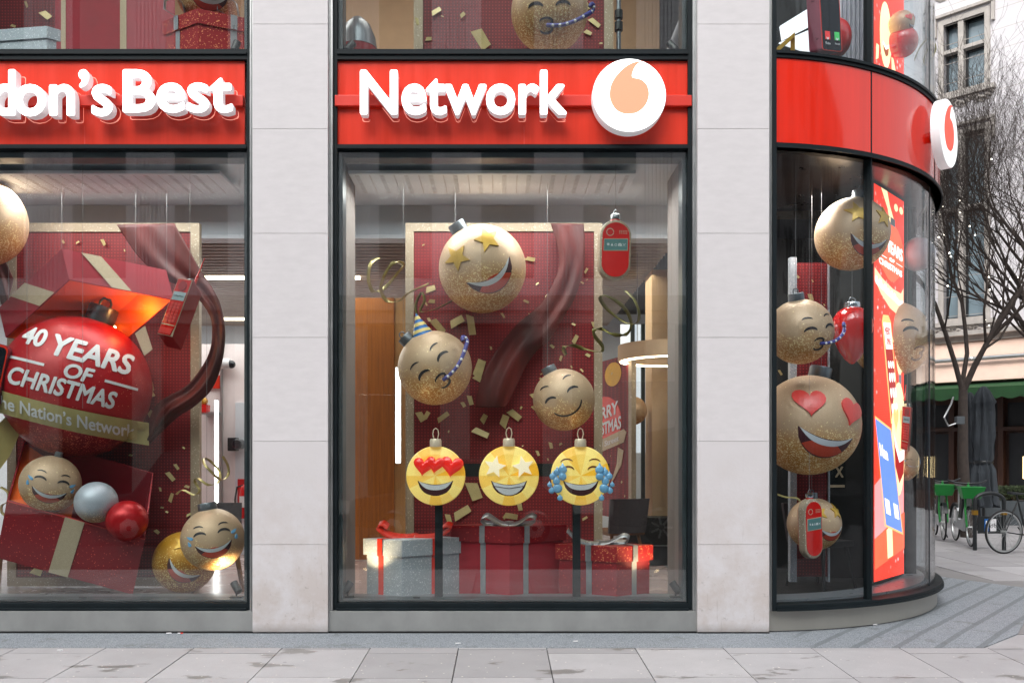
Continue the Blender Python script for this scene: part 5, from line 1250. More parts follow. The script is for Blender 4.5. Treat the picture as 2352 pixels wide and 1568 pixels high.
phone_ornament('glossy red phone ornament hanging lowest in the rounded corner window', 1861, 1213, 56, 138, 8.0, 26, 2)
bauble(2108, 584, 38, 9.2, 'plain silver bauble hanging high behind the lit screen', 'pearl', nocap=True)
bauble(2047, 780, 86, 9.25, 'gold bauble with black brows half hidden by the lit screen', face=lambda b, M, r: (eyes_closed(b, M, r), kiss(b, M, r)), yaw=50)
bauble(2078, 1062, 32, 9.25, 'small crying gold bauble low behind the lit screen', face=f_joy, yaw=40, hang=False, scl=(1, 1, 1.3))
brick_phone('small red brick phone with antenna beside the lit screen in the corner window', [(2072, 932), (2092, 934), (2085, 1036), (2068, 1030)], (4, 2, .1), 9.0, ant=((2078, 920), (2081, 883)))
streamer('pale gold streamer curl low at the left of the rounded corner window', [(1786, 1135, 0), (1805, 1141, 0), (1828, 1143, 0), (1838, 1150, 0)], 8.0, 7)
o = thing('cross_sign', 'black sign with a beige border and a beige X in the rounded corner window', 'sign', at(1922, 1120, 9.4)); 
def fx(x, y, h): return at(x, y, 9.4)+Vector((0, -h, 0))
MB().prism([(1900, 1040), (1942, 1040), (1942, 1122), (1900, 1122)], fx, -.02, 0).build('panel', 'black', o); MB().prism([(1900, 1040), (1905, 1040), (1905, 1113), (1940, 1113), (1940, 1119), (1900, 1119)], fx, 0, .004).build('border', 'beige_band', o)
q = MB(); text_part(q, 'X', lambda u, v, h: fx(u, -v, h), .006, .002, bold=.03, fit=(1918, 1937, -1096, -1071)); q.build('lettering', 'beige_band', o)
chair('dark chair lying low in the shade of the rounded corner window', 1885, 1330, 8.9, 30, wood='matt_black')
# lit screens in the bay
def em(name, c, s): return pm(name, c, .4, var=0, emis=c, estr=s)
em('scr_red', S(248, 52, 30), .95); em('scr_orange', S(250, 92, 55), .95); em('scr_white', S(255, 240, 235), 1.05); em('scr_beige', S(250, 190, 150), 1.0); em('scr_blue', S(98, 130, 200), .9); em('scr_dark', S(165, 20, 25), .8); em('scr_cream', S(255, 222, 165), 1.0); em('scr_gold', S(250, 180, 110), .95); em('scr_pink', S(250, 140, 140), .95); em('scr_brown', S(150, 80, 40), .7)
def screen_red():
    m, n, l, p = nt('scr_bg'); co = n.new('ShaderNodeTexCoord').outputs['Object']; sp = n.new('ShaderNodeSeparateXYZ'); l.new(co, sp.inputs[0]); d = []
    for s_ in (sp.outputs[0], sp.outputs[2]):
        q = math_n(n, l, 'SUBTRACT', math_n(n, l, 'FRACT', math_n(n, l, 'MULTIPLY', s_, 60)), .5); d.append(math_n(n, l, 'MULTIPLY', q, q))
    k = math_n(n, l, 'LESS_THAN', math_n(n, l, 'ADD', *d), .16)
    vo = n.new('ShaderNodeTexVoronoi'); vo.inputs['Scale'].default_value = 11; l.new(co, vo.inputs['Vector']); wh = mapr(n, l, vo.outputs['Distance'], .28, .02)
    wh = math_n(n, l, 'MULTIPLY', wh, mapr(n, l, noise_n(n, l, co, 1.2, 1), .45, .6))
    c = mix_n(n, l, k, S(225, 40, 22), S(255, 62, 40)); c = mix_n(n, l, wh, c, (1, .9, .88)); l.new(c, p.inputs['Emission Color']); p.inputs['Emission Strength'].default_value = .95; l.new(c, p.inputs['Base Color'])
screen_red()
def led(label, x0, x1, zt, zb, y0, y1, group='lit screens in the rounded corner'):
    a = at(x0, 0, y0); b = at(x1, 0, y1); a.z = b.z = 0; U = b-a; nn = Vector((U.y, -U.x, 0)).normalized(); nn = nn if nn.x*0+nn.y < 0 else -nn
    o = thing('lit_screen', label, 'screen', (a.x, a.y, zb), group)
    def fn(u, v, h): p = a+U*u+nn*h; return Vector((p.x, p.y, zb+(zt-zb)*v))
    MB().prism([(-.02, -.004), (1.0, -.004), (1.0, 1.004), (-.02, 1.004)], fn, -.08, -.004).build('housing', 'matt_black', o)
    MB().prism([(0, 0), (1, 0), (1, 1), (0, 1)], fn, -.0035, 0).build('display', 'scr_bg', o)
    return o, fn
o, fn = led('tall lit red screen showing 40 years of Christmas in the rounded corner window', 2008, 2076, EYE+(CY-421)/F*8.5, EYE+(CY-1336)/F*8.5, 8.5, 9.12)
def el(cx, cy, rx, ry, n=24, sh=0): return [(cx+rx*math.cos(2*math.pi*i/n), cy+ry*math.sin(2*math.pi*i/n)+sh*rx*math.cos(2*math.pi*i/n)) for i in range(n)]
RM = [(0, .03), (.078, .165), (.205, .40), (.29, .53), (.44, .70), (.55, .79), (.68, .83), (.835, .925), (1, 1)]
def remap(v):
    for (a, b), (c, d) in zip(RM, RM[1:]):
        if v <= c: return b+(max(v, 0)-a)/(c-a)*(d-b)
    return 1
fn_raw = fn; fn = lambda u, v, h: fn_raw(min(1, max(0, u)), remap(v), h)
LV = [0]
def pic(name, mat, out, lv, par=o, f=None): LV[0] += .00013; return MB().prism(out, f or fn, .0008+.001*lv+LV[0]*.3, .0012+.001*lv+LV[0]*.3).build(name, mat, par)
def ptx(s, fit, lv, sh=0, bold=.035, mat='scr_white', f=None, slope=0):
    F_ = f or fn; q = MB(); text_part(q, s, lambda u, v, h: F_(u, v+(u-.5)*slope, h), .0018+.001*lv, .0018+.001*lv, bold=bold, shear=sh, fit=fit); q.build('lettering', mat, o)
pic('picture', 'scr_cream', [(.22, 1), (.42, 1), (.5, .93), (.64, .86), (.62, .82), (.5, .83), (.44, .90)], 0)
for u in (.72, .90): pic('picture', 'scr_cream', el(u, .935+.0*u, .065, .022), 0)
pic('picture', 'scr_orange', el(.56, .68, .46, .155), 1); pic('picture', 'teeth', [(.52, .825), (.68, .82), (.68, .86), (.52, .865)], 2)
ptx('40 YEARS', (.16, .94, .70, .755), 2, 0, .04, slope=-.03); ptx('OF', (.48, .66, .655, .685), 2, 0, .04, slope=-.03); ptx('CHRISTMAS', (.14, .92, .58, .635), 2, 0, .04, slope=-.05)
for u0, u1, v in ((.16, .40, .675), (.72, .94, .66)): pic('picture', 'scr_white', [(u0, v), (u1, v-.01), (u1, v-.004), (u0, v+.006)], 2)
pic('picture', 'scr_beige', [(0, .55), (.25, .525), (.6, .505), (.88, .50), (.97, .52), (.97, .44), (.78, .43), (.5, .44), (.2, .475), (0, .515)], 3)
ptx('On The Nation’s Network', (.02, .95, .475, .502), 4, 0, .02, slope=-.055)
pic('picture', 'scr_beige', [(.97, .45), (.93, .37), (.66, .33), (.88, .31), (.99, .36)], 3)
pic('picture', 'scr_cream', [(.40, .40), (.52, .41), (.56, .385), (.64, .36), (.5, .38)], 1)
f2 = lambda u, v, h: fn(.38+(u*.30+ (0.5-v)*.32)*1.0, .205+(v*.21)+u*.004, h)
pic('picture', 'scr_gold', [(.0, 0), (1, 0), (1, .95), (.8, 1.02), (.2, 1.02), (0, .95)], 2, f=f2); pic('picture', 'scr_dark', [(.1, .04), (.9, .04), (.9, .9), (.1, .9)], 3, f=f2); pic('picture', 'scr_white', [(.12, .66), (.88, .66), (.88, .94), (.12, .94)], 4, f=f2)
ptx('MERRY', (.2, .8, .81, .89), 5, 0, .01, 'scr_dark', f=f2); ptx('XMAS', (.26, .74, .70, .78), 5, 0, .01, 'scr_dark', f=f2)
for i in range(3):
    for j in range(4): pic('picture', 'scr_white', el(.26+.24*i, .12+.125*j, .085, .042, 12), 4, f=f2)
pic('picture', 'scr_cream', el(.84, .375, .145, .085), 2); pic('picture', 'scr_brown', stroke(arc(.77, .385, .04, .012, 170, 10), .006), 3); pic('picture', 'scr_brown', stroke(arc(.91, .395, .04, .012, 170, 10), .006), 3)
pic('picture', 'scr_white', [(.74, .35), (.84, .335), (.94, .355), (.92, .33), (.84, .315), (.77, .33)], 3)
pic('picture', 'teeth', [(.80, .267), (.90, .267), (.90, .292), (.80, .292)], 2)
pic('picture', 'scr_cream', el(.80, .19, .24, .088), 3)
for u in (.70, .92): pic('picture', 'scr_gold', [(u+x*1.0, v*.25+.215) for x, v in heart(0, 0, .095)], 4)
pic('picture', 'scr_dark', [(.62, .19), (.80, .165), (1.0, .17), (.97, .135), (.82, .12), (.68, .145)], 4); pic('picture', 'scr_white', [(.63, .19), (.80, .165), (1.0, .17), (.99, .155), (.82, .15), (.66, .175)], 5)
pic('picture', 'scr_pink', [(0, 0.045), (.98, .078), (.98, .14), (.6, .15), (0, .12)], 1)
f3 = lambda u, v, h: fn(.10+u*.62+(.55-v)*.42, .052+v*.155+(.5-u)*.018, h)
pic('picture', 'scr_gold', [(0, 0), (1, 0), (1, 1), (0, 1)], 5, f=f3); pic('picture', 'scr_blue', [(.05, .02), (.95, .02), (.95, .98), (.05, .98)], 6, f=f3); ptx('Nan', (.2, .6, .66, .78), 7, 0, .02, f=f3)
for u in (.15, .62): pic('picture', 'scr_white', [(u, .14), (u+.24, .14), (u+.24, .28), (u, .28)], 7, f=f3)
pic('picture', 'scr_orange', [(0, .0), (1, .022), (1, .078), (0, .045)], 3) ; pic('picture', 'scr_cream', [(.42, .012), (.60, .015), (.56, .062), (.38, .055)], 4)
o, fn = led('upper lit red screen showing a laughing cream face above the curved fascia', 2008, 2076, 8.4, 5.09, 8.4, 9.0)
k = 1
pic('picture', 'scr_cream', el(.36, .20, .19, .10), 1, o, fn); pic('picture', 'scr_brown', [(.26, .175), (.36, .165), (.47, .18), (.44, .145), (.36, .135), (.29, .15)], 2, o, fn); pic('picture', 'scr_white', [(.26, .175), (.36, .165), (.47, .18), (.46, .168), (.36, .155), (.27, .165)], 3, o, fn)
pic('picture', 'scr_cream', [(.04, .10), (.12, .11), (.14, .15), (.06, .15)], 1, o, fn); pic('picture', 'scr_cream', [(.58, .08), (.62, .11), (.74, .10), (.62, .15), (.55, .15)], 1, o, fn)
pic('picture', 'scr_cream', el(.80, .0, .2, .085), 2, o, fn) if False else pic('picture', 'scr_cream', [(.62, .0), (1, .0), (1, .045), (.9, .065), (.78, .07), (.68, .045)], 2, o, fn)
pic('picture', 'scr_blue', [(.68, .06), (.88, .065), (.79, .115)], 3, o, fn)
# upper bay: smartphone, white panels, curtain, baubles
smartphone('giant rose cased smartphone with decline and accept buttons hanging in the upper corner window', [(1872, -170), (1919, -165), (1926, 98), (1888, 116)], 8.3, (-.10, .05, .0))
bauble(1921, 88, 45, 8.55, 'glossy red bauble behind the giant smartphone in the upper corner window', 'red_gloss', hang=False, nocap=True, scl=(.75, .75, 1))
bauble(2073, 98, 34, 8.7, 'deep red bauble behind the upper lit screen', 'red_gloss', hang=False, nocap=True, ztop=8); bauble(2070, 55, 28, 8.65, 'gold bauble with a pink heart eye behind the upper lit screen', face=f_heart, yaw=70, hang=False, nocap=True)
for i, (P, lab) in enumerate((([(1792, 60), (1870, 12), (1880, 50), (1797, 92)], 'upper tilted white light panel in the upper corner window'), ([(1790, 98), (1880, 60), (1895, 125), (1850, 118)], 'lower tilted white light panel in the upper corner window'))):
    o = thing('light_panel', lab, 'light panel', at(*P[2], 9.0)); Q = [at(x, y, 9.0-.1*i) for x, y in P]; MB().hexa(Q, [v+Vector((0, .03, 0)) for v in Q]).build('panel', 'light_panel_white', o) if False else None
    m = MB(); m.hexa(Q, [v+Vector((0, .03, 0)) for v in Q]); m.build('panel', 'light_panel_white', o)
o = thing('curtain', 'pale grey pleated curtain in the upper corner window', 'curtain', at(1965, 150, 9.2)); n = 60; m = MB(); A = [at(1925+85*i/n, 0, 9.2+.03*math.sin(i*.9)) for i in range(n+1)]
for p, q in zip(A, A[1:]): m.quad([(p.x, p.y, 5.07), (q.x, q.y, 5.07), (q.x, q.y, 8.5), (p.x, p.y, 8.5)])
m.build('cloth', 'party_cloth', o, smooth=2)
st(MB().box(2.3, 4.5, 9.9, 10, 5.07, 8.6), 'upper_wall_dark', 'matt_black')
o = thing('picture_frame', 'tilted gold glitter picture frame low in the upper corner window', 'frame', at(1815, 118, 8.6)); m = MB(); 
for P in (([1786, 108], [1826, 74], [1826, 84], [1786, 120]), ([1818, 82], [1826, 76], [1826, 124], [1818, 124])): Q = [at(x, y, 8.6+.04*(P[0][0] > 1800)) for x, y in P]; m.hexa(Q, [v+Vector((0, .03, 0)) for v in Q])
m.build('rim', 'star_gold', o)
streamer('bronze ribbon loops hanging in the far side of the upper corner window', [(2100, 140, 0), (2110, 115, 0), (2125, 95, 1), (2142, 92, 1), (2150, 110, 0), (2140, 135, -1), (2128, 150, -1), (2122, 140, 0), (2130, 115, 1), (2145, 98, 0)], 9.0, 4, 'ribbon_olive')
# interior lamps: the shop's own ceiling lights
def area(x, y, z, sx, sy, e, col=(1, .97, .95), rx=0):
    L = bpy.data.lights.new('ceiling_lamp', 'AREA'); L.shape = 'RECTANGLE'; L.size = sx; L.size_y = sy; L.energy = e; L.color = col
    o = bpy.data.objects.new('ceiling_lamp', L); COL.objects.link(o); o.location = (x, y, z); o.rotation_euler = (R(rx), 0, 0); return o
area(-3.9, 8.3, 4.1, 3.0, .5, 34); area(0.05, 8.3, 4.1, 2.6, .5, 34)
area(-4, 12.5, 3.85, 5, 4, 190, (1, .95, .92)); area(1.2, 12.5, 3.85, 1.5, 4, 40, (1, .85, .65))
area(-3.9, 9.2, 8.4, 3.0, 1.6, 50, (1, .92, .85)); area(0.05, 9.2, 8.4, 2.6, 1.6, 50, (1, .92, .85))
area(3.0, 8.6, 4.1, .9, .6, 32, (1, .92, .85)); area(3.0, 8.7, 8.3, .9, .9, 20)
# ================================================================ the square on the right
WD = Vector((-.70, .714, 0)).normalized(); W0 = at(2290, 1043, 23.5); W0.z = 0; WN = Vector((WD.y, -WD.x, 0)); WN = WN if WN.y < 0 else -WN
def wp(s, z, h=0): p = W0-WD*s+WN*h; return Vector((p.x, p.y, z))      # s grows to the right (towards the street)
def ws(x): # wall coordinate hit by photo column x
    k = (x-CX)/F; return (W0.x-k*W0.y)/(WD.x-k*WD.y)
def wz(x, y):
    s = ws(x); p = W0-WD*s; return s, EYE-(y-CY)/F*p.y
def wbox(m, s0, s1, z0, z1, h0, h1): m.hexa([wp(s0, z0, h0), wp(s1, z0, h0), wp(s1, z0, h1), wp(s0, z0, h1)], [wp(s0, z1, h0), wp(s1, z1, h0), wp(s1, z1, h1), wp(s0, z1, h1)]); return m
def pxbox(m, x0, y0, x1, y1, h0, h1):  # rectangle on the wall from photo points
    s0, za = wz(x0, y1); s1, zb = wz(x1, y0); return wbox(m, s0, s1, za, zb, h0, h1)
pm('far_stone', S(206, 203, 206), .8, var=.07, scale=.8, bump=.1)
pm('far_stone_trim', S(172, 166, 160), .8, var=.18, scale=4, bump=.3, bscale=20)
pm('far_glass', S(135, 155, 165), .08, var=.25, scale=.7, spec=.8)
pm('far_frame', S(28, 32, 36), .4, var=.1)
pm('awning_green', S(34, 76, 40), .75, var=.15, scale=3); pm('awning_cream', S(226, 196, 178), .7, var=.08, scale=2)
pm('timber_dark', S(62, 36, 24), .45, var=.3, scale=3, stretch=(8, 8, .5)); pm('parasol_cloth', S(52, 58, 64), .85, var=.25, scale=4, bump=.3, bscale=8)
pm('bark', S(58, 50, 46), .9, var=.3, scale=12, bump=.6, bscale=30); pm('twig', S(52, 43, 38), .9, var=.2)
pm('planter', S(74, 80, 84), .6, var=.12); pm('hedge_leaf', S(48, 62, 30), .7, var=.35, scale=8)
pm('bike_green', S(36, 140, 62), .35, var=.05); pm('bike_white', S(185, 188, 190), .35, var=.03); pm('rubber', (.012, .012, .013), .8, var=.1); pm('sign_blue', S(20, 90, 160), .4, var=0); pm('brass', S(170, 130, 50), .3, metal=.8, var=.1)
pm('cafe_glow', (1, .8, .5), .5, var=0, emis=(1, .72, .35), estr=2.2); pm('fairy', (1, 1, 1), .5, var=0, emis=(1, .93, .78), estr=9)
FB = thing('stone_building', 'tall cream stone building with mullioned windows behind the bare tree', 'building', wp(0, 0))
SL = ws(2010); SR = ws(2420)
H = 15; ZF = wz(2290, 758)[1]
# window openings: rows of stone mullioned windows; columns repeat along the wall
s_a, z_a = wz(2184, 170); 
rows = [(wz(2240, 197)[1], wz(2235, 38)[1]), (wz(2240, 735)[1], wz(2240, 300)[1])]
rows[1] = (rows[1][0]+.1, rows[1][1]); rows.append((rows[0][1]+1.2, rows[0][1]+3.2))
cw = ws(2262)-ws(2180); cols = [(ws(2262)-cw*1.15, ws(2262))]; stp = cw*1.15+1.9
for k in (-2, -1, 1, 2, 3): cols.append((cols[0][0]+k*stp, cols[0][1]+k*stp))
cols.sort(); m = MB()
xs = [cols[0][0]-4]+[v for c_ in cols for v in c_]+[cols[-1][1]+4]; zs = [ZF]+[v for r_2 in sorted(rows) for v in r_2]+[H]
for i, (sa, sb) in enumerate(zip(xs, xs[1:])):
    for j, (za, zb) in enumerate(zip(zs, zs[1:])):
        if not (i % 2 and j % 2): wbox(m, sa, sb, za, zb, -.6, 0)
m.build('wall', 'far_stone', FB)
m = MB(); zc = ZF+.5
while zc < H: wbox(m, xs[0], xs[-1], zc, zc+.012, -.02, .0015); zc += .55
m.build('joint', 'far_stone_trim', FB)
for sa, sb in cols:
    for za, zb in sorted(rows):
        wbox_ = MB(); e = .10
        wbox(wbox_, sa-.14, sa, za-.1, zb+.14, -.3, .05); wbox(wbox_, sb, sb+.14, za-.1, zb+.14, -.3, .05); wbox(wbox_, sa, sb, zb, zb+.14, -.3, .05); wbox(wbox_, sa-.28, sb+.28, za-.22, za-.10, -.3, .14); wbox(wbox_, sa, sb, za-.1, za, -.3, .05)
        wbox(wbox_, sa-.26, sb+.26, zb+.22, zb+.30, -.05, .12); wbox(wbox_, sa-.26, sa-.18, zb-.3, zb+.22, -.05, .1); wbox(wbox_, sb+.18, sb+.26, zb-.3, zb+.22, -.05, .1)
        mid = sa+(sb-sa)*.42; zt_ = za+(zb-za)*.60
        wbox(wbox_, mid-.07, mid+.07, za, zb, -.3, .02); wbox(wbox_, sa, mid-.07, zt_-.05, zt_+.05, -.3, .01); wbox(wbox_, mid+.07, sb, zt_-.05, zt_+.05, -.3, .01)
        o = wbox_.build('window', 'far_stone_trim', FB)
        g_ = MB(); wbox(g_, sa, sb, za, zb, -.32, -.3); g_.build('pane', 'far_glass', o)
        fr = MB()
        for a_, b_ in ((sa, mid-.07), (mid+.07, sb)):
            for c_, d_ in ((za, zt_-.05), (zt_+.05, zb)):
                wbox(fr, a_, a_+.05, c_, d_, -.28, -.2); wbox(fr, b_-.05, b_, c_, d_, -.28, -.2); wbox(fr, a_+.05, b_-.05, c_, c_+.06, -.28, -.2); wbox(fr, a_+.05, b_-.05, d_-.05, d_, -.28, -.2)
        fr.build('frame', 'far_frame', o)
        rd = random.Random(int(sa*10+za*7)); oc = MB(); n_ = 16            # carved scroll under the sill
        for i in range(n_):
            s_ = sa-.2+(sb-sa+.4)*(i+.5)/n_; zz = za-.36-.07*math.sin(i*1.1)
            oc.tube([wp(s_+.07*math.cos(t*.9), zz+.07*math.sin(t*.9), .03+.02*math.sin(t)) for t in range(7)], [.03, .035, .04, .035, .03, .02, .012], 6)
        oc.build('carving', 'far_stone_trim', FB, smooth=2)
m = MB(); wbox(m, xs[0], xs[-1], ZF-.12, ZF, -.3, .5); wbox(m, xs[0], xs[-1], ZF-.28, ZF-.12, -.3, .32); wbox(m, xs[0], xs[-1], ZF-.5, ZF-.28, -.3, .16); m.build('cornice', 'far_stone_trim', FB)
# cafe ground floor
zaw, zab = wz(2300, 880)[1], wz(2300, 915)[1]
m = MB(); wbox(m, xs[0], xs[-1], 0, ZF-.5, -.6, -.4); wbox(m, xs[0], xs[-1], 0, .5, -.4, -.2); m.build('shopfront', 'timber_dark', FB)
m = MB(); s_ = xs[0]; i = 0
zl = wz(2300, 984)[1]
while s_ < xs[-1]:
    wbox(m, s_, s_+.14, 0, ZF-.5, -.4, -.12); s_ += 1.25
wbox(m, xs[0], xs[-1], zl-.05, zl+.05, -.4, -.1); m.build('pilaster', 'timber_dark', FB)
s_ = xs[0]+.14; i = 0
while s_ < xs[-1]-1.2:
    o = MB(); wbox(o, s_+.08, s_+1.03, .55 if i % 2 else .05, zl-.12, -.38, -.36); o = o.build('cafe_window' if i % 2 else 'door', 'far_frame' if i % 2 else 'timber_dark', FB)
    if i % 2:
        q = MB(); wbox(q, s_+.42, s_+.66, .9, 1.5, -.34, -.33); q.build('glow', 'cafe_glow', o)
    else:
        q = MB()
        for a_ in (.16, .58):
            for c_, d_ in ((.2, .8), (1.0, zl-.25)): wbox(q, s_+a_, s_+a_+.36, c_, d_, -.36, -.33)
        q.build('door_panel', 'timber_dark', o); c = wp(s_+.55, 1.25, -.3); MB().sphere(.05, c).build('knob', 'chrome', o, smooth=2)
    q = MB(); wbox(q, s_+.05, s_+1.05, zl+.08, zab-.1, -.39, -.37); q.build('fanlight', 'far_frame', o); s_ += 1.25; i += 1
for lab, za, zb, dep, mt, nm in (('long cream fabric awning with a metal roller pole on the cafe front', wz(2300, 778)[1], zaw+.02, .9, 'awning_cream', 'cream'), ):
    o = thing('awning', lab, 'awning', wp(0, zb, .5)); m = MB()
    m.hexa([wp(xs[0], za, .2), wp(xs[-1], za, .2), wp(xs[-1], zb, dep), wp(xs[0], zb, dep)], [wp(xs[0], za+.02, .22), wp(xs[-1], za+.02, .22), wp(xs[-1], zb+.02, dep+.02), wp(xs[0], zb+.02, dep+.02)]); m.build('cloth', mt, o)
    MB().tube([wp(xs[0], wz(2300, 830)[1]+.05, .75), wp(xs[-1]*.4, wz(2300, 830)[1]+.05, .75)], .06, 10).build('pole', 'steel', o, smooth=True)
o = thing('awning', 'green fabric awning with a scalloped edge over the dark timber cafe front', 'awning', wp(0, zab, .8))
m = MB(); m.hexa([wp(xs[0], zaw, .6), wp(xs[-1], zaw, .6), wp(xs[-1], zab+.22, 1.35), wp(xs[0], zab+.22, 1.35)], [wp(xs[0], zaw+.02, .6), wp(xs[-1], zaw+.02, .6), wp(xs[-1], zab+.24, 1.36), wp(xs[0], zab+.24, 1.36)]); m.build('cloth', 'awning_green', o)
V_ = MB(); n_ = int((xs[-1]-xs[0])/.06); A = [(xs[0]+i*.06, zab+.23) for i in range(n_+1)]; Bb = [(xs[0]+i*.06, zab-.02-.06*abs(math.sin(i*.06*math.pi/.42))) for i in range(n_, -1, -1)]
for i in range(n_): (s0, z0), (s1_, z1) = A[i], A[i+1]; b0 = Bb[n_-i][1]; b1 = Bb[n_-i-1][1]; V_.quad([wp(s0, z0, 1.355), wp(s1_, z0, 1.355), wp(s1_, b1, 1.34), wp(s0, b0, 1.34)])
V_.build('valance', 'awning_green', o)
# neighbouring block closing the far side of the square
o = thing('far_block', 'plain pale stone block closing the far side of the square beyond the glass corner', 'building', (6, 40, 0))
MB().box(-4, 9.5, 40, 46, 0, 18).build('wall', 'far_stone', o); m = MB()
for i in range(6):
    for j in range(5): m2 = MB().box(-3+i*2.2, -1.8+i*2.2, 39.95, 39.99, 1.2+j*3.2, 3.4+j*3.2).build('window', 'far_frame', o)
# parasols
def parasol(label, x, Y, h, wd, fat=1.0, rz=0):
    c = at(x, 1043, Y); o = thing('closed_parasol', label, 'parasol', (c.x, c.y, 0), 'folded parasols before the cafe')
    MB().tube([(0, 0, 0), (0, 0, h)], .03, 10).build('pole', 'plastic_black', o, local=True); MB().lathe([(0, 0), (.32, 0), (.32, .06), (.06, .1), (0, .1)], 24).build('base', 'plastic_black', o, local=True)
    m = MB(); L = []; n = 48; rd = random.Random(int(x))
    for (f_, r_1, am) in ((.02, .0, 0), (.0, .05, .1), (-.06, .10, .15), (-.28, .19, .28), (-.31, .16, .3), (-.5, .17, .3), (-.9, .18, .28), (-1.30, .18, .25), (-1.38, .15, .2), (-1.5, .20, .3), (-1.9, .22, .4), (-2.15, .24, .5)):
        L.append([m.v((r_1*fat*(1+am*math.sin(8*t+1.3*math.sin(f_*3)))*math.cos(t), r_1*fat*(1+am*math.sin(8*t+f_*2))*math.sin(t), h+f_*h/2.6+(.05*math.sin(4*t) if f_ < -2 else 0))) for t in [2*math.pi*k/n for k in range(n)]])
    for a, b in zip(L, L[1:]):
        for k in range(n): m.f([a[k], a[(k+1) % n], b[(k+1) % n], b[k]])
    m.build('canopy', 'parasol_cloth', o, local=True, smooth=2)
    MB().lathe([(.17*fat, h-1.34*h/2.6), (.185*fat, h-1.36*h/2.6), (.17*fat, h-1.40*h/2.6)], 30).build('strap', 'plastic_black', o, local=True, smooth=2); return o
parasol('dark grey folded parasol standing before the cafe, nearer and fuller one', 2259, 17.8, 2.95, 1, 1.0); parasol('slimmer folded parasol half hidden behind the tree trunk', 2228, 18.8, 2.9, 1, .75)
# tree
def tree(label, base, segs, seed, levels=6, lights=0, lean=(0, 0), name='bare_tree'):
    o = thing(name, label, 'tree', base, 'bare winter trees on the square'); rd = random.Random(seed); tr = MB(); cr = MB(); L = []; N = [0]
    def grow(p, d, ln, r, lv):
        n = 4; P = [p]; q = p.copy(); dd = d.copy()
        for i in range(n):
            dd = (dd+Vector((rd.gauss(0, .13 if lv else .03), rd.gauss(0, .13 if lv else .03), rd.gauss(.03, .1)))).normalized(); q = q+dd*ln/n; P.append(q.copy())
        r2 = max(.0021, r*.62); (tr if lv <= 1 else cr).tube(P, [r+(r2-r)*i/n for i in range(n+1)], 8 if lv < 2 else (5 if lv < 4 else 3), cap=False); N[0] += 1
        if lights and lv in (1, 2, 3): L.extend(P[1:])
        if lv >= levels: return
        k = {0: 4, 1: 4, 2: 4, 3: 4}.get(lv, 3)
        for i in range(k):
            t = 1.0 if i == 0 else rd.uniform(.35 if lv else .85, 1); j = min(n-1, int(t*n)); b = P[j]+(P[j+1]-P[j])*(t*n-j) if t < 1 else P[-1]
            az = rd.uniform(0, 6.283); sp = rd.uniform(.3, .75) if i else .2
            ax = dd.orthogonal().normalized(); ax = Matrix.Rotation(az, 3, dd) @ ax; nd = (dd*math.cos(sp)+ax*math.sin(sp)); nd.z += .12; nd.normalize()
            if lv == 0: nd = (nd+Vector((lean[0], lean[1], 0))*.4).normalized()
            grow(b, nd, ln*rd.uniform(.62, .86), r2*rd.uniform(.55, .8), lv+1)
    for (p, d, ln, r) in segs: grow(Vector(base)+Vector(p), Vector(d).normalized(), ln, r, 0)
    tr.build('trunk', 'bark', o, smooth=2); cr.build('crown', 'twig', o)
    if lights and L:
        for q in rd.sample(L, min(lights, len(L))): MB().sphere(.011, q+Vector((rd.gauss(0, .08), rd.gauss(0, .08), rd.gauss(0, .12))), seg=6, rings=4).build('fairy_light', 'fairy', o)
    return o
b = at(2221, 1043, 16.2); tree('bare tree wound with tiny fairy lights, left of the folded parasols', (b.x, b.y, 0), [((0, 0, 0), (-.045, 0, 1), 3.0, .12)], 4, levels=5, lights=70, lean=(.15, .1))
b = at(2500, 1043, 16.5); tree('larger bare tree reaching in from the right edge with dense dark twigs', (b.x, b.y, 0), [((0, 0, 0), (-.06, 0, 1), 2.9, .16), ((-.1, 0, 2.9), (-.75, -.1, .75), 2.1, .06), ((-.1, 0, 3.2), (-.85, .1, .55), 2.0, .055), ((0, 0, 3.0), (-.45, .1, 1), 2.2, .08)], 11, levels=6, lean=(-.5, 0))
# lantern and cafe things
c = at(2186, 973, 18.5)
# planters with hedge
for i, (x0, x1, Y, lab) in enumerate(((2252, 2303, 18.6, 'grey square planter with a clipped dark hedge, left one before the cafe door'), (2306, 2400, 18.9, 'grey long planter with a clipped dark hedge at the right edge'))):
    a, b = at(x0, 1043, Y), at(x1, 1043, Y); o = thing('planter', lab, 'planter', (a.x, Y, 0), 'grey planters before the cafe'); zt = at(0, 1150, Y).z
    MB().box(a.x, b.x, Y, Y+.6, 0, zt).build('box', 'planter', o, bevel=.01); rd = random.Random(i+3); m = MB()
    for _ in range(1800):
        p = Vector((rd.uniform(a.x, b.x), rd.uniform(Y, Y+.6), zt+rd.random()**.6*.32)); d = Vector((rd.gauss(0, 1), rd.gauss(0, 1), rd.gauss(0, 1))).normalized()*.035; e = d.orthogonal().normalized()*.018; m.quad([p-d, p+e, p+d, p-e])
    m.build('hedge', 'hedge_leaf', o)
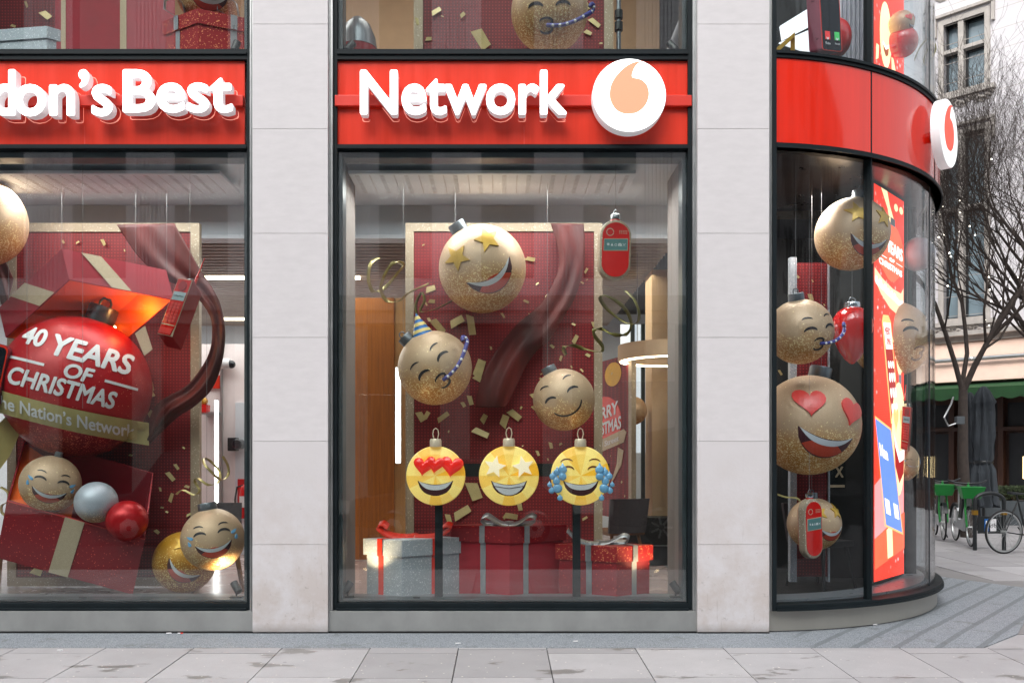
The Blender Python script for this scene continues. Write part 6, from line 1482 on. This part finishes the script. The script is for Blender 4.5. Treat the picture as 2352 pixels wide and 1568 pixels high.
# bicycles
def wheel(par, c, r, M, spokes=18):
    C_ = M @ Matrix.Translation(c) @ Matrix.Rotation(R(90), 4, 'X')
    o = MB(C_).lathe([(r+.016*math.cos(t), .016*math.sin(t)) for t in [2*math.pi*k/8 for k in range(9)]], 40).build('tyre', 'rubber', par, local=True, smooth=2)
    MB(C_).lathe([(r-.03, -.01), (r-.012, -.012), (r-.012, .012), (r-.03, .01), (r-.03, -.01)], 40).build('rim', 'steel', o, local=True)
    m = MB(C_)
    for k in range(spokes): a = 2*math.pi*k/spokes; m.tube([(.02*math.cos(a+1), .02*math.sin(a+1), .02*(-1)**k), ((r-.02)*math.cos(a), (r-.02)*math.sin(a), 0)], .0016, 4)
    m.tube([(0, 0, -.05), (0, 0, .05)], .02, 10); m.build('spokes', 'steel', o, local=True)
def tubes(par, name, mat, M, L):
    m = MB(M)
    for P, r in L: m.tube(P, r, 10)
    return m.build(name, mat, par, local=True, smooth=True)
def hire_bike(label, x, Y, rz):
    c = at(x, 1043, Y); o = thing('hire_bike', label, 'bicycle', (c.x, c.y, 0), 'green and white hire bikes'); M = Matrix.Rotation(R(rz), 4, 'Z')
    wheel(o, (-.55, 0, .34), .31, M); wheel(o, (.55, 0, .34), .31, M)
    m = MB(M); m.prism([(-.52, .30), (-.2, .26), (.12, .24), (.34, .62), (.42, .95), (.34, .98), (.22, .66), (.0, .42), (-.2, .42), (-.3, .62), (-.36, .62), (-.30, .36), (-.52, .38)], lambda u, v, h: (u, h, v), -.035, .035); m.build('frame', 'bike_white', o, local=True, bevel=.008)
    tubes(o, 'fork', 'bike_green', M, [([(.40, .05, .96), (.48, .07, .6), (.55, .06, .34)], .018), ([(.40, -.05, .96), (.48, -.07, .6), (.55, -.06, .34)], .018), ([(.38, 0, .95), (.36, 0, 1.08)], .022)])
    tubes(o, 'handlebar', 'plastic_black', M, [([(.28, .30, 1.12), (.36, .2, 1.08), (.37, 0, 1.06), (.36, -.2, 1.08), (.28, -.30, 1.12)], .016)])
    m = MB(M); m.hexa([(.44, -.13, .82), (.62, -.13, .82), (.62, .13, .82), (.44, .13, .82)], [(.42, -.19, 1.02), (.74, -.19, 1.02), (.74, .19, 1.02), (.42, .19, 1.02)]); m.build('basket', 'bike_green', o, local=True, bevel=.01)
    m = MB(M); m.prism([(-.10, .45), (.12, .45), (.20, .80), (.02, .80)], lambda u, v, h: (u, h, v), -.06, .06); m.build('battery', 'plastic_black', o, local=True, bevel=.02)
    m = MB(M); m.prism([(-.46, .98), (-.36, .93), (-.16, .99), (-.16, 1.02), (-.36, 1.02), (-.46, 1.04)], lambda u, v, h: (u, h, v), -.06, .06); m.build('saddle', 'plastic_black', o, local=True, bevel=.015)
    tubes(o, 'seat_post', 'steel', M, [([(-.33, 0, .6), (-.32, 0, .97)], .014)]); tubes(o, 'kickstand', 'plastic_black', M, [([(-.15, .05, .3), (-.2, .16, .0)], .010)])
    for cx_ in (-.55, .55):
        m = MB(M); L_ = arc(cx_, .34, .355, .355, 20 if cx_ < 0 else 30, 170, 14); m.ribbon([(p[0], 0, p[1]) for p in L_], (0, .07, 0), .006)
        m.build('mudguard', 'plastic_black', o, local=True)
    return o
hire_bike('green and white hire bike parked beside the tree trunk, turned to the camera', 2212, 14.9, -106)
hire_bike('green and white hire bike seen through the curved corner glass', 2158, 16.0, -110)
def road_bike(label, x, Y, rz):
    c = at(x, 1043, Y); o = thing('road_bicycle', label, 'bicycle', (c.x, c.y, 0)); M = Matrix.Rotation(R(rz), 4, 'Z')
    wheel(o, (-.5, 0, .345), .33, M, 24); wheel(o, (.5, 0, .345), .33, M, 24)
    tubes(o, 'frame', 'plastic_black', M, [([(-.5, .04, .345), (-.08, .0, .28)], .009), ([(-.5, -.04, .345), (-.08, 0, .28)], .009), ([(-.5, 0.04, .345), (-.24, 0, .82)], .008), ([(-.5, -.04, .345), (-.24, 0, .82)], .008), ([(-.08, 0, .28), (-.25, 0, .86)], .016), ([(-.08, 0, .28), (.34, 0, .76)], .018), ([(-.24, 0, .82), (.33, 0, .86)], .015), ([(.34, 0, .72), (.32, 0, .92)], .018)])
    tubes(o, 'fork', 'plastic_black', M, [([(.35, .04, .72), (.42, .045, .5), (.5, .04, .345)], .010), ([(.35, -.04, .72), (.42, -.045, .5), (.5, -.04, .345)], .010)])
    tubes(o, 'handlebar', 'plastic_black', M, [([(.42, .2, .84), (.46, .2, .95), (.38, .2, .98), (.34, 0, .97), (.38, -.2, .98), (.46, -.2, .95), (.42, -.2, .84)], .012)])
    m = MB(M); m.prism([(-.40, .93), (-.2, .925), (-.1, .94), (-.2, .955), (-.40, .975)], lambda u, v, h: (u, h, v), -.05, .05); m.build('saddle', 'plastic_black', o, local=True, bevel=.01); tubes(o, 'seat_post', 'plastic_black', M, [([(-.25, 0, .84), (-.27, 0, .94)], .012)])
    MB(M @ Matrix.Translation((-.08, -.05, .28)) @ Matrix.Rotation(R(90), 4, 'X')).lathe([(.085, 0), (.09, .002), (.09, .006), (.02, .006)], 24).build('chainring', 'brass', o, local=True); tubes(o, 'crank', 'plastic_black', M, [([(-.08, -.06, .28), (.02, -.07, .15)], .009), ([(-.08, .06, .28), (-.18, .07, .41)], .009)]); return o
road_bike('black road bicycle leaning at the right edge of the photo beside the bike rack', 2368, 13.6, 12)
# bike rack hoop with sign plate
def hoop(label, x0, x1, Y, sign=False):
    a, b = at(x0, 1043, Y), at(x1, 1043, Y); h = at(0, 1132, Y).z; w_ = (b.x-a.x)/2; c = (a.x+b.x)/2; o = thing('bike_rack', label, 'bike rack', (c, Y, 0))
    P = [(a.x, Y, 0), (a.x, Y, h-w_*.55)]+[(c-w_*math.cos(R(t)), Y, h-w_*.55+w_*.55*math.sin(R(t))) for t in range(12, 180, 12)]+[(b.x, Y, h-w_*.55), (b.x, Y, 0)]
    MB().tube(P, .032, 12).build('hoop', 'plastic_black', o, smooth=True)
    for q in (a.x, b.x): MB().box(q-.036, q+.036, Y-.036, Y+.036, h*.62, h*.70).build('band', 'brass', o)
    z0, z1 = at(0, 1219, Y).z, at(0, 1191, Y).z; MB().box(a.x+.05, b.x-.03, Y-.012, Y+.012, z0-.04, z1+.04).build('plate', 'plastic_black', o)
    u0 = at(2260, 0, Y).x; u1 = at(2270, 0, Y).x; u2 = at(2273.5, 0, Y).x; u3 = at(2287, 0, Y).x
    s_ = MB().box(u0, u1, Y-.018, Y-.0125, z0, z1).build('parking_sign', 'sign_blue', o); q = MB(); text_part(q, 'P', lambda u, v, hh: (u, Y-.019-hh, v), 0, 0, bold=.03, fit=(u0+.018, u1-.018, z0+.03, z1-.03)); q.build('lettering', 'white_print', s_)
    s2 = MB().box(u2, u3, Y-.018, Y-.0125, z0, z1).build('cycle_sign', 'white_print', o); m = MB(); fm = lambda u, v, hh: (u, Y-.0185-hh, v); cx_ = (u2+u3)/2; cz = (z0+z1)/2-.01; r_ = .022
    for s in (-1, 1): m.prism(stroke(arc(cx_+s*.03, cz-.01, r_*.8, r_, 0, 345, 14), .007, 1), fm, 0, .001)
    for P2 in ([(-.03, -.01), (-.01, .03)], [(-.01, .03), (.02, .03)], [(.02, .03), (.0, -.01)], [(.03, -.01), (.018, .045)]): m.prism(stroke([(cx_+p[0], cz+p[1]) for p in P2], .006, 1), fm, .0012, .002)
    m.build('cycle_symbol', 'ink', s2); return o
hoop('black steel hoop bike rack carrying blue parking and white cycle signs', 2239, 2306, 14.0)
o = thing('wall_lamp', 'small grey floodlight hanging on a bent arm left of the folded parasols', 'lamp', at(2204, 965, 15.5)); c = at(2204, 965, 15.5)
MB().box(c.x-.07, c.x+.07, c.y-.05, c.y+.05, c.z-.07, c.z+.07).build('head', 'planter', o, bevel=.01); MB().tube([c+Vector((-.05, 0, -.05)), c+Vector((-.2, 0, -.1)), c+Vector((-.28, 0, .05)), c+Vector((-.1, .1, .3)), c+Vector((.15, .5, .45))], .015, 8).build('arm', 'steel', o, smooth=True)
# ================================================================ the street behind the camera (seen as reflections)
OB = thing('opposite_building', 'long pale stone building with fluted pilasters on the opposite side of the street', 'building', (0, -14, 0))
pm('opposite_stone', S(236, 234, 238), .8, var=.05); MB().box(-45, 40, -20, -14.3, 6.4, 19).build('wall', 'opposite_stone', OB); MB().box(-45, 40, -20, -14.35, 0, 6.4).build('shopfront', 'far_frame', OB)
m = MB(); m.box(-45, 40, -14.3, -13.7, 6.4, 6.9); m.box(-45, 40, -14.3, -13.9, 6.0, 6.4); m.box(-45, 40, -14.3, -13.6, 18.4, 19.2); m.build('cornice', 'far_stone_trim', OB)
for i in range(24):
    x = -44+i*3.5; m = MB()
    for k in range(7): m.box(x+k*.13, x+k*.13+.085, -14.3, -14.0, 6.9, 18.2)
    m.box(x-.1, x+1.0, -14.3, -14.12, 6.9, 18.4); m.build('pilaster', 'opposite_stone', OB)
    for z in (7.6, 11.2, 14.8): MB().box(x+1.3, x+3.1, -14.31, -14.25, z, z+2.5).build('window', 'far_glass_dark', OB)
    MB().box(x-.1, x+.9, -14.35, -14.1, 0, 6.0).build('pier', 'far_stone_trim', OB)

o = thing('parked_van', 'dark panel van parked across the street behind the camera', 'van', (4.6, -2.2, -.2)); YV = -1.75
P = [(2.2, .15), (2.2, .95), (2.3, 1.35), (3.0, 2.0), (3.4, 2.1), (7.0, 2.1), (7.1, 1.9), (7.15, .15), (6.75, .15)]+[(6.35+.4*math.cos(R(t)), .12+.4*math.sin(R(t))) for t in range(0, 181, 20)]+[(3.6, .12)]+[(3.15+.4*math.cos(R(t)), .12+.4*math.sin(R(t))) for t in range(0, 181, 20)]
MB().prism(P, lambda u, v, h: (u, YV-h, v), 0, 1.8).build('body', pm('van_paint', (.03, .034, .038), .2, var=.05, coat=.5), o, bevel=.03)
MB().prism([(2.75, 1.2), (3.1, 1.85), (3.9, 1.85), (3.9, 1.2)], lambda u, v, h: (u, YV+h, v), .001, .01).build('side_window', 'far_glass_dark', o)
for xw in (3.15, 6.35):
    w1 = MB(Matrix.Translation((xw, YV-.1, .12)) @ Matrix.Rotation(R(90), 4, 'X')).lathe([(0, -.09), (.22, -.09), (.33, -.08), (.34, 0), (.33, .1), (0, .1)], 32).build('wheel', 'rubber', o, smooth=True)
    m = MB()
    for k in range(7): a = R(k*360/7); m.prism(stroke([(xw+.05*math.cos(a), .12+.05*math.sin(a)), (xw+.22*math.cos(a), .12+.22*math.sin(a))], .05, .8), lambda u, v, h: (u, YV+.0+h, v), -.012, .012+k*.0003)
    m.build('hubcap', 'steel', w1)

def car(label, x0, col, hgt=1.45, L=4.4):
    o = thing('parked_car', label, 'car', (x0+L/2, -2.2, -.2), 'cars parked across the street'); q = hgt
    P = [(x0, .15), (x0, .65), (x0+.9, .8), (x0+1.5, q), (x0+3.1, q+.02), (x0+3.9, .85), (x0+L, .75), (x0+L+.03, .15)]+[(x0+L-.75+.36*math.cos(R(t)), .1+.36*math.sin(R(t))) for t in range(0, 181, 20)]+[(x0+.85+.36*math.cos(R(t)), .1+.36*math.sin(R(t))) for t in range(0, 181, 20)]
    MB().prism(P, lambda u, v, h: (u, YV-h, v), 0, 1.7).build('body', col, o, bevel=.03)
    MB().prism([(x0+1.15, .85), (x0+1.6, q-.1), (x0+3.0, q-.08), (x0+3.6, .87)], lambda u, v, h: (u, YV+h, v), .001, .01).build('side_window', 'far_glass_dark', o)
    for xw in (x0+.85, x0+L-.75):
        w1 = MB(Matrix.Translation((xw, YV-.1, .1)) @ Matrix.Rotation(R(90), 4, 'X')).lathe([(0, -.09), (.2, -.09), (.3, -.08), (.31, 0), (.3, .1), (0, .1)], 28).build('wheel', 'rubber', o, smooth=True)
        MB(Matrix.Translation((xw, YV, .1)) @ Matrix.Rotation(R(90), 4, 'X')).lathe([(.06, -.02), (.2, -.004), (.2, .0), (.06, .0)], 7).build('hubcap', 'steel', w1)
pm('paint_black', (.02, .02, .022), .2, coat=.5, var=.05)
car('black car parked across the street left of the van', -3.0, 'paint_black'); car('dark car parked across the street behind the black car', -8.2, 'van_paint', 1.6); car('black car parked across the street right of the van', 8.0, 'paint_black', 1.5)
rd = random.Random(5)
for i, (x, y, lab) in enumerate(((388, 1448, 'white cigarette butt lying against the plinth under the left window'), (414, 1448, 'orange tipped cigarette butt beside the white one under the left window'), (138, 1489, 'small white litter scrap on the granite strip at the lower left'), (1322, 1472, 'white cigarette butt on the granite strip under the middle window'), (1052, 1476, 'white cigarette butt at the slab edge left of the middle'), (2010, 1436, 'crumpled white paper scrap at the foot of the curved plinth'))):
    k = EYE/((y-CY)/F); Y = min(k, 7.46) if x < 1900 else k; z = slope(Y)+(.004 if Y > 7.0 else .0); c = Vector(((x-CX)/F*Y, Y, z+.006)); o = thing('cigarette_butt' if i != 2 and i != 5 else 'litter_scrap', lab, 'litter', c)
    a = rd.uniform(-.5, .5); d = Vector((math.cos(a), math.sin(a)*.5, 0))*.022
    MB().tube([-d, d], .005, 8).build('paper', 'white_print', o, local=True)
    if i == 1: MB().tube([d*.1, d*1.1], .0056, 8).build('filter', 'ribbon_red', o, local=True)
